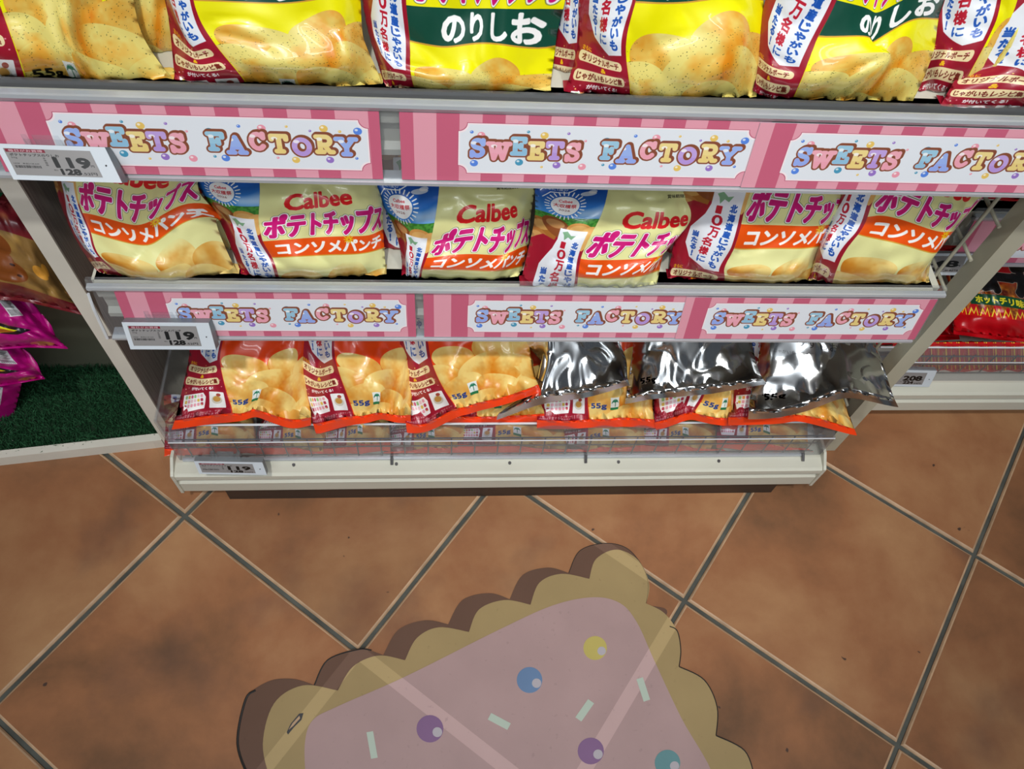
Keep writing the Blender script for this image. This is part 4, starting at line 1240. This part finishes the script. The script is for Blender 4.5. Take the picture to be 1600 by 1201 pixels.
bag('crisp_bag', 'bright yellow seaweed bag leaning over, its green band bent', g, M['seaweed'],
    F(BTL=(1307, 0), BBL=(1278, 57)) + X((.65, .5, 1362, 67), (1, .46, 1470, 14), (.47, .488, 1345, 52), (.85, .45, 1430, 10), (.341, .80, 1238, 153), (.28, .63, 1232, 92), (0, .5, 1196, 0), (0, .80, 1178, 135), (1, .62, 1460, 75), (1, .82, 1425, 160), (.65, .82, 1320, 160), (.60, .64, 1390, 85), (.345, .26, 1330, -80), (1, .26, 1520, -80)), v0=.1, v1=.815, seed=75, **top)
bag('crisp_bag', 'seaweed bag squeezed side-on between the leaning bag and the last one', g, M['seaweed'],
    F(P1=(1478, 85), P2=(1464, 113)) + X((.2, .65, 1492, 65), (.2, .55, 1500, 20), (0, .5, 1468, -20), (0, .83, 1420, 158), (.341, .6, 1555, 30), (.341, .83, 1490, 160), (1, .6, 1620, 40), (1, .83, 1560, 165)), .085, .135, D=.02, v0=.2, v1=.83, seed=76, zmin=.670)
bag('crisp_bag', 'wine red side of the last seaweed bag cut off by the photo edge', g, M['seaweed'],
    F(P1=(1562, 122), P2=(1540, 147)) + X((.19, .655, 1590, 108), (.08, .56, 1540, 85), (0, .65, 1500, 110), (0, .82, 1472, 160), (.341, .70, 1625, 130), (.341, .84, 1600, 168), (1, .84, 1760, 172), (1, .5, 1800, 10), (0, .4, 1560, -10)), .064, .115, D=.022, v0=.2, v1=.835, seed=77, zmin=.670)
bag('crisp_bag', 'dark seaweed bag standing back in the gap beside the green-banded bag', g, M['seaweed'],
    X((0, .4, 860, -60), (1, .4, 1020, -60), (0, .84, 852, 138), (1, .84, 1000, 145), (.34, .6, 905, 40)), .100, .13, D=.02, v0=.2, v1=.84, seed=78, zmin=.670)

# ---- bottom bin: salted bags with orange seals, silver foil bags on top
g = 'orange sealed salted crisp bags in the bottom bin'
bot = dict(y_bot=.036, y_top=.185, D=.026, v0=.25, v1=1.0)
def salt(label, feats, seed, **k):
    kk = dict(bot); kk.update(k)
    return bag('crisp_bag', label, g, M['salt'], feats, seed=seed, **kk)
# a lower layer seen through the clear guard
lowx = [(257, 400, 708, 3), (400, 520, 712, -6), (505, 610, 706, 5), (600, 735, 712, 4), (715, 885, 708, -5), (870, 1010, 712, 6), (1000, 1130, 709, -4), (1120, 1262, 704, -8)]
lw = ['lying against the clear divider', 'behind the floor level price tag', 'second beyond the floor level price tag', 'with curled seal, third beyond the low tag', 'under the gap beside the first silver bag', 'under the middle of the silver bags',
      'between the second and third silver bags', 'nearest the mesh partition']
for k, (a, b, y, dy) in enumerate(lowx):
    bag('crisp_bag', 'orange sealed bag of the lower layer ' + lw[k], 'lower layer of salted bags behind the clear guard', M['salt'],
        X((0, 1, a, y + dy + 4), (1, 1, b, y - dy + 4), (0, .94, a, y + dy - 14), (1, .94, b, y - dy - 16), (.5, .99, (a + b) / 2, y + 2), (.5, .955, (a + b) / 2, y - 15), (0, .6, a + 4, y - 62), (1, .6, b - 4, y - 62), (.5, .6, (a + b) / 2, y - 66)), 0.031, .115, D=.024, v0=.5, seed=100 + k, zmin=.1006, nu=26, nv=22, pleat=.6)
for lab, a, b, sd in (('under the folded corner beside the first silver bag', 690, 850, 81), ('with orange seal doubled under the last bags', 1128, 1215, 82)):
    salt('orange sealed bag ' + lab, X((0, 1, a, 662 if sd == 81 else 670), (1, 1, b, 658 if sd == 81 else 673), (0, .6, a - 10, 560), (1, .6, b + 5, 555), (.5, .985, (a + b) / 2, 658 if sd == 81 else 668), (.5, .6, (a + b) / 2, 560)), sd, y_bot=.046, y_top=.15, v0=.5)
salt('orange sealed salted bag leaning on the clear divider, first of the bottom bin',
     F(G55=(375, 630), PALM=(402, 616), P1=(318, 579), P2=(313, 597), POUCH=(303, 628), PHOTO=(339, 624), SB=(362, 645), POT=(447, 590)) +
     X((0, 1, 268, 671), (0, .955, 273, 657), (.33, 1, 355, 660), (.62, .955, 400, 640), (.62, 1, 404, 652), (.85, .955, 455, 655), (.85, 1, 455, 669), (1, .955, 486, 652), (1, 1, 486, 664), (.345, .66, 343, 562), (0, .7, 293, 572), (1, .68, 482, 560), (0, .4, 300, 490), (1, .4, 500, 470), (.5, .6, 385, 545)), 3)
salt('orange sealed salted bag second from the clear divider',
     F(G55=(565, 631), PALM=(590, 621), P1=(498, 582), P2=(498, 602), POUCH=(497, 633), PHOTO=(530, 627), SB=(553, 650), POT=(620, 590)) +
     X((0, 1, 494, 678), (0, .955, 489, 662), (.6, .955, 592, 645), (.6, 1, 597, 655), (1, .955, 642, 648), (1, 1, 642, 660), (.345, .66, 523, 560), (0, .7, 470, 565), (1, .68, 650, 560), (0, .4, 465, 470), (1, .4, 665, 470)), 4, y_bot=.034)
salt('orange sealed salted bag with the most tilted seal, beside the silver bags',
     F(G55=(718, 620), PALM=(740, 605), P1=(646, 585), P2=(650, 602), POUCH=(654, 641), PHOTO=(685, 624), SB=(713, 638), POT=(772, 562)) +
     X((0, 1, 636, 676), (0, .955, 634, 660), (.6, .955, 752, 628), (.6, 1, 755, 640), (1, .955, 841, 601), (1, 1, 846, 612), (.345, .66, 672, 558), (0, .7, 622, 565), (1, .68, 826, 530), (0, .4, 605, 440), (1, .4, 812, 410)), 5, y_bot=.030)
salt('orange sealed salted bag showing 55g under the first silver bag',
     F(G55=(935, 635), PALM=(962, 631), POUCH=(873, 634), PHOTO=(904, 633), SB=(920, 655)) +
     X((0, 1, 839, 669), (0, .955, 839, 656), (1, .955, 1022, 655), (1, 1, 1025, 669), (.6, .955, 965, 652), (.6, 1, 965, 667), (0, .7, 845, 580), (1, .7, 1018, 575), (.345, .66, 915, 565), (0, .4, 850, 490), (1, .4, 1020, 480)), 6, y_bot=.038)
salt('orange sealed salted bag with humped seal under the second silver bag',
     F(G55=(1112, 634), PALM=(1133, 631), POUCH=(1052, 629), PHOTO=(1086, 622)) +
     X((0, 1, 1025, 672), (0, .955, 1023, 660), (.35, .955, 1085, 645), (.35, 1, 1085, 656), (1, .955, 1146, 652), (1, 1, 1146, 664), (0, .7, 1020, 575), (1, .7, 1150, 570), (0, .4, 1020, 490), (1, .4, 1150, 480)), 7, y_bot=.034)
salt('orange sealed salted bag poking out towards the mesh partition',
     F(SB=(1222, 650)) + X((0, 1, 1138, 664), (0, .955, 1138, 652), (.5, .955, 1245, 648), (.5, 1, 1245, 658), (1, .955, 1335, 670), (1, 1, 1339, 680), (0, .7, 1150, 575), (1, .7, 1305, 585), (0, .4, 1150, 490), (1, .4, 1290, 490), (.75, 1, 1290, 668), (.75, .955, 1292, 657)), 8, y_bot=.028)
sg = 'plain silver foil crisp bags lying on the orange sealed ones'
def silver(label, feats, seed, **k):
    kk = dict(y_bot=.022, y_top=.16, D=.034, v0=.25, v1=1.0, wr=.8, pleat=.8, crease=1.3, bfall=.62, nu=64, nv=56)
    kk.update(k)
    return bag('foil_bag', label, sg, M['foil'], feats, seed=seed, **kk)
silver('plain silver foil bag crumpled beside the tilted orange seal',
       X((0, 1, 776, 656), (0, .955, 780, 645), (.3, .955, 843, 618), (.3, 1, 845, 632), (1, .955, 981, 592), (1, 1, 984, 602), (0, .85, 845, 600), (0, .6, 820, 535), (1, .75, 978, 560), (1, .5, 955, 500), (0, .3, 810, 460), (1, .3, 950, 450), (.6, .955, 905, 612)), 201)
silver('plain silver foil bag with small black 55g, middle one of three',
       X((.15, .883, 1012, 597), (0, 1, 977, 631), (0, .955, 978, 622), (.3, .955, 1040, 612), (.3, 1, 1042, 621), (.65, .955, 1110, 604), (1, .955, 1192, 592), (1, 1, 1198, 600), (0, .6, 990, 530), (1, .7, 1178, 550), (0, .3, 985, 450), (1, .3, 1160, 450), (.65, 1, 1112, 615)), 202)
silver('plain silver foil bag reaching out to the beige post, largest of three',
       X((.15, .883, 1208, 624), (0, 1, 1169, 655), (0, .955, 1170, 642), (.3, .955, 1255, 632), (.3, 1, 1257, 643), (.6, .955, 1320, 610), (.6, 1, 1322, 622), (1, .955, 1398, 624), (1, 1, 1404, 636), (0, .6, 1188, 540), (1, .7, 1378, 565), (.8, .4, 1340, 520), (0, .3, 1190, 450), (1, .35, 1330, 470)), 203, y_bot=.012)

# ------------------------------------------------------------------ NEIGHBOUR ON THE PANEL SIDE: turf platform, hanging bags
pl = thing('turf_platform', 'low pale wood platform edged around artificial turf', 'platform', (-.4, .2, 0))
A = at_z(-160, 745, 0); B = at_z(259, 698, 0)
A = np.array([A[0], A[1]]); B = np.array([B[0], B[1]])
dirv = (B - A) / np.linalg.norm(B - A); nrm = np.array([-dirv[1], dirv[0]])
fb = [(*A, 0), (*B, 0), (*(B + nrm * .012), 0), (*(A + nrm * .012), 0)]
obj('front_board', MB().prism(fb, (0, 0, .022)), M['white_wood'], pl)
inner = [(*(A + nrm * .012), 0), (*(B + nrm * .012), 0), (-.052, .30, 0), (-.9, .30, 0)]
obj('turf_base', MB().prism(inner, (0, 0, .012)), mat('turf_backing', (.012, .035, .016), .9), pl)
rr = random.Random(11)
gv = []; gf = []
for k in range(26000):
    t = rr.random(); x = -.62 + .567 * t
    ylo = A[1] + (x - A[0]) * dirv[1] / dirv[0] + .012
    y = ylo + (.222 - ylo) * rr.random()
    hgt = rr.uniform(.006, .016); a = rr.uniform(0, 6.28); w = .0006
    lx, ly = rr.gauss(0, .005), rr.gauss(0, .005)
    c, s_ = math.cos(a) * w, math.sin(a) * w; n = len(gv)
    gv += [(x - c, y - s_, .012), (x + c, y + s_, .012), (x + lx * .5 + c * .8, y + ly * .5 + s_ * .8, .012 + hgt * .65), (x + lx, y + ly, .012 + hgt)]
    gf += [(n, n + 1, n + 2), (n, n + 2, n + 3)]
gmb = MB(); gmb.v = gv; gmb.f = gf; gmb.m = [0] * len(gf)
M['grass'] = mat('turf_blades', (.030, .115, .050), .45, noise=.7, nscale=400)
grass = obj('turf', gmb, M['grass'], pl); grass['kind'] = 'stuff'
bd = thing('backdrop_board', 'dark olive board standing behind the turf platform', 'panel', (-.4, .23, 0))
obj('board', MB().box(-.95, .224, .012, -.052, .240, .62), mat('olive_board', (.14, .145, .10), .55, noise=.05), bd)

def sidebag(label, material, feats, y0, y1, seed, D=.02, **k):
    return bag('snack_bag', label, 'bags hung over the turf platform', material, feats, y0, y1, D=D, seed=seed, v1=1.0, nu=34, nv=30, cat='snack bag', **k)
sidebag('brown and gold cocoa snack bag at the top beside the panel edge', M['cocoa'],
        X((0, 0, -130, 300), (1, 0, 60, 330), (0, .5, -110, 370), (1, .55, 95, 440), (0, 1, -60, 470), (.5, 1, 30, 470), (1, 1, 128, 492), (.4, .5, 5, 395)), .10, .135, 301)
sidebag('magenta snack bag pointing at the panel, upper of three, with yellow shape', M['magenta'],
        X((0, 0, -120, 420), (1, 0, 22, 462), (1, .5, 60, 500), (1, 1, 106, 545), (.6, 1, 40, 543), (0, 1, -60, 545), (.5, .5, 5, 505), (.74, .27, 15, 478)), .11, .14, 302)
sidebag('magenta snack bag with barcode label, middle of three', M['magenta'],
        X((0, 0, -120, 500), (1, 0, 28, 538), (1, .6, 58, 575), (1, 1, 70, 592), (.5, 1, 10, 602), (0, 1, -70, 610), (.74, .25, 5, 558)), .12, .145, 303)
sidebag('dark magenta snack bag hanging lowest over the turf', M['magenta'],
        X((0, 0, -150, 580), (1, 0, 34, 596), (1, .5, 24, 640), (1, 1, 21, 690), (0, 1, -130, 690), (.5, .5, -50, 640)), .135, .150, 304)
hk = thing('peg_hook', 'steel peg hook from the board carrying the snack bags', 'hook', (-.35, .2, .3))
obj('peg', MB().tube((-.33, .226, .33), (-.33, .10, .345), .002, 8), M['wire'], hk)

# ------------------------------------------------------------------ NEIGHBOUR BEYOND THE MESH PARTITION
OY2, NX0, NX1 = .115, .975, 1.75
nb = thing('rear_shelf_unit', 'cream shelf unit set back beyond the mesh partition', 'shelving', (1.3, .4, 0))
obj('base_lip', MB().extr_x([(y + OY2 + .008, z) for y, z in lip], NX0, NX1), M['cream'], nb)
obj('base_deck', MB().box(NX0, OY2 + .026, .095, NX1, .60, .1004), M['cream'], nb)
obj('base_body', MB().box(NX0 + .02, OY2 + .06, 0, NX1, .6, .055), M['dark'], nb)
obj('back_panel', MB().box(NX0, .59, .05, NX1, .605, 1.2), mat('rear_back', (.16, .15, .14), .6), nb)
y2 = MID_Y + OY2
t2 = shelf_tier(MID_Z, y2, NX0, NX1, 'cream shelf beyond the mesh partition with its own pink signs', .0065, .4300, end=False)
sign(NX0 + .004, MID_Z, y2, 'pink striped sweets sign seen through the wire mesh')
price_tag([(1372, 395), (1537, 396), (1518, 432), (1365, 427)], .150, .134, T148, 'price tag reading 148 behind the wire mesh')
price_tag([(1376, 577), (1464, 579), (1449, 603), (1368, 603)], .142, .134, T208, 'low price tag beyond the post on the clear bin guard', dep=.008)
g2 = thing('clear_bin_guard', 'clear acrylic guard on the bin beyond the mesh partition', 'guard', (1.3, .15, .1))
o2 = OY2 + .008
obj('front_sheet', MB().extr_x([(.0205 + o2, .103), (.0195 + o2, .155), (.0215 + o2, .155), (.0225 + o2, .103)], NX0 + .006, NX1), M['clear'], g2)
obj('top_flange', MB().extr_x([(.0195 + o2, .154), (.0195 + o2, .156), (.040 + o2, .165), (.040 + o2, .163)], NX0 + .006, NX1), M['clear'], g2)
obj('top_edge', MB().tube((NX0 + .006, .0195 + o2, .1552), (NX1, .0195 + o2, .1552), .0009, 6), M['edge'], g2)
obj('rear_edge', MB().tube((NX0 + .012, .040 + o2, .1645), (NX1, .040 + o2, .1645), .0016, 6), M['edge'], g2)
b2 = thing('wire_basket', 'low wire basket front beyond the mesh partition', 'basket', (1.3, .157, .1))
for z in (.104, .128, .150):
    obj('rail_wire', MB().tube((NX0 + .01, .034 + o2, z), (NX1, .034 + o2, z), .0012, 6), M['wire'], b2)
for k in range(14):
    x = NX0 + .03 + k * .0335
    obj('upright_wire', MB().tube((x, .0352 + o2, .101), (x, .0352 + o2, .152), .001, 6), M['wire'], b2)
def chili(label, feats, y0, y1, seed, **k):
    return bag('chili_bag', label, 'red hot chili bags beyond the mesh', M['chili'], feats, y0, y1, D=.022, seed=seed, v1=1.0, nu=34, nv=30, **k)
chili('red hot chili crisp bag lying in the rear bin beside the post', X((0, 1, 1300, 545), (1, 1, 1500, 530), (0, .55, 1310, 450), (1, .5, 1470, 430), (.5, .1, 1400, 330)), .20, .30, 401, v0=.1)
chili('red hot chili crisp bag with dark green flavour band in the rear bin', X((0, 1, 1490, 522), (1, 1, 1650, 536), (0, .55, 1488, 460), (1, .55, 1640, 478), (0, .12, 1462, 392), (1, .12, 1625, 402), (.5, 1, 1570, 532), (.5, .55, 1562, 464)), .185, .29, 402, v0=.1)
chili('red hot chili crisp bag on the rear shelf above the pink sign', X((0, 1, 1500, 345), (1, 1, 1680, 345), (.2, .5, 1560, 300), (.85, .5, 1690, 320), (.2, .56, 1558, 315), (0, .2, 1520, 240), (1, .2, 1720, 250)), .20, .26, 403, v0=.1, zmin=.430)
for k, (a, b) in enumerate(((1395, 1490), (1480, 1600))):
    chili(('red bag of the lower rear layer next to the post', 'red bag of the lower rear layer under the green banded one')[k], X((0, 1, a, 590), (1, 1, b, 588), (0, .8, a, 545), (1, .8, b, 545)), .165, .215, 410 + k, v0=.78, zmin=.1006)
print('objects', len(bpy.data.objects))
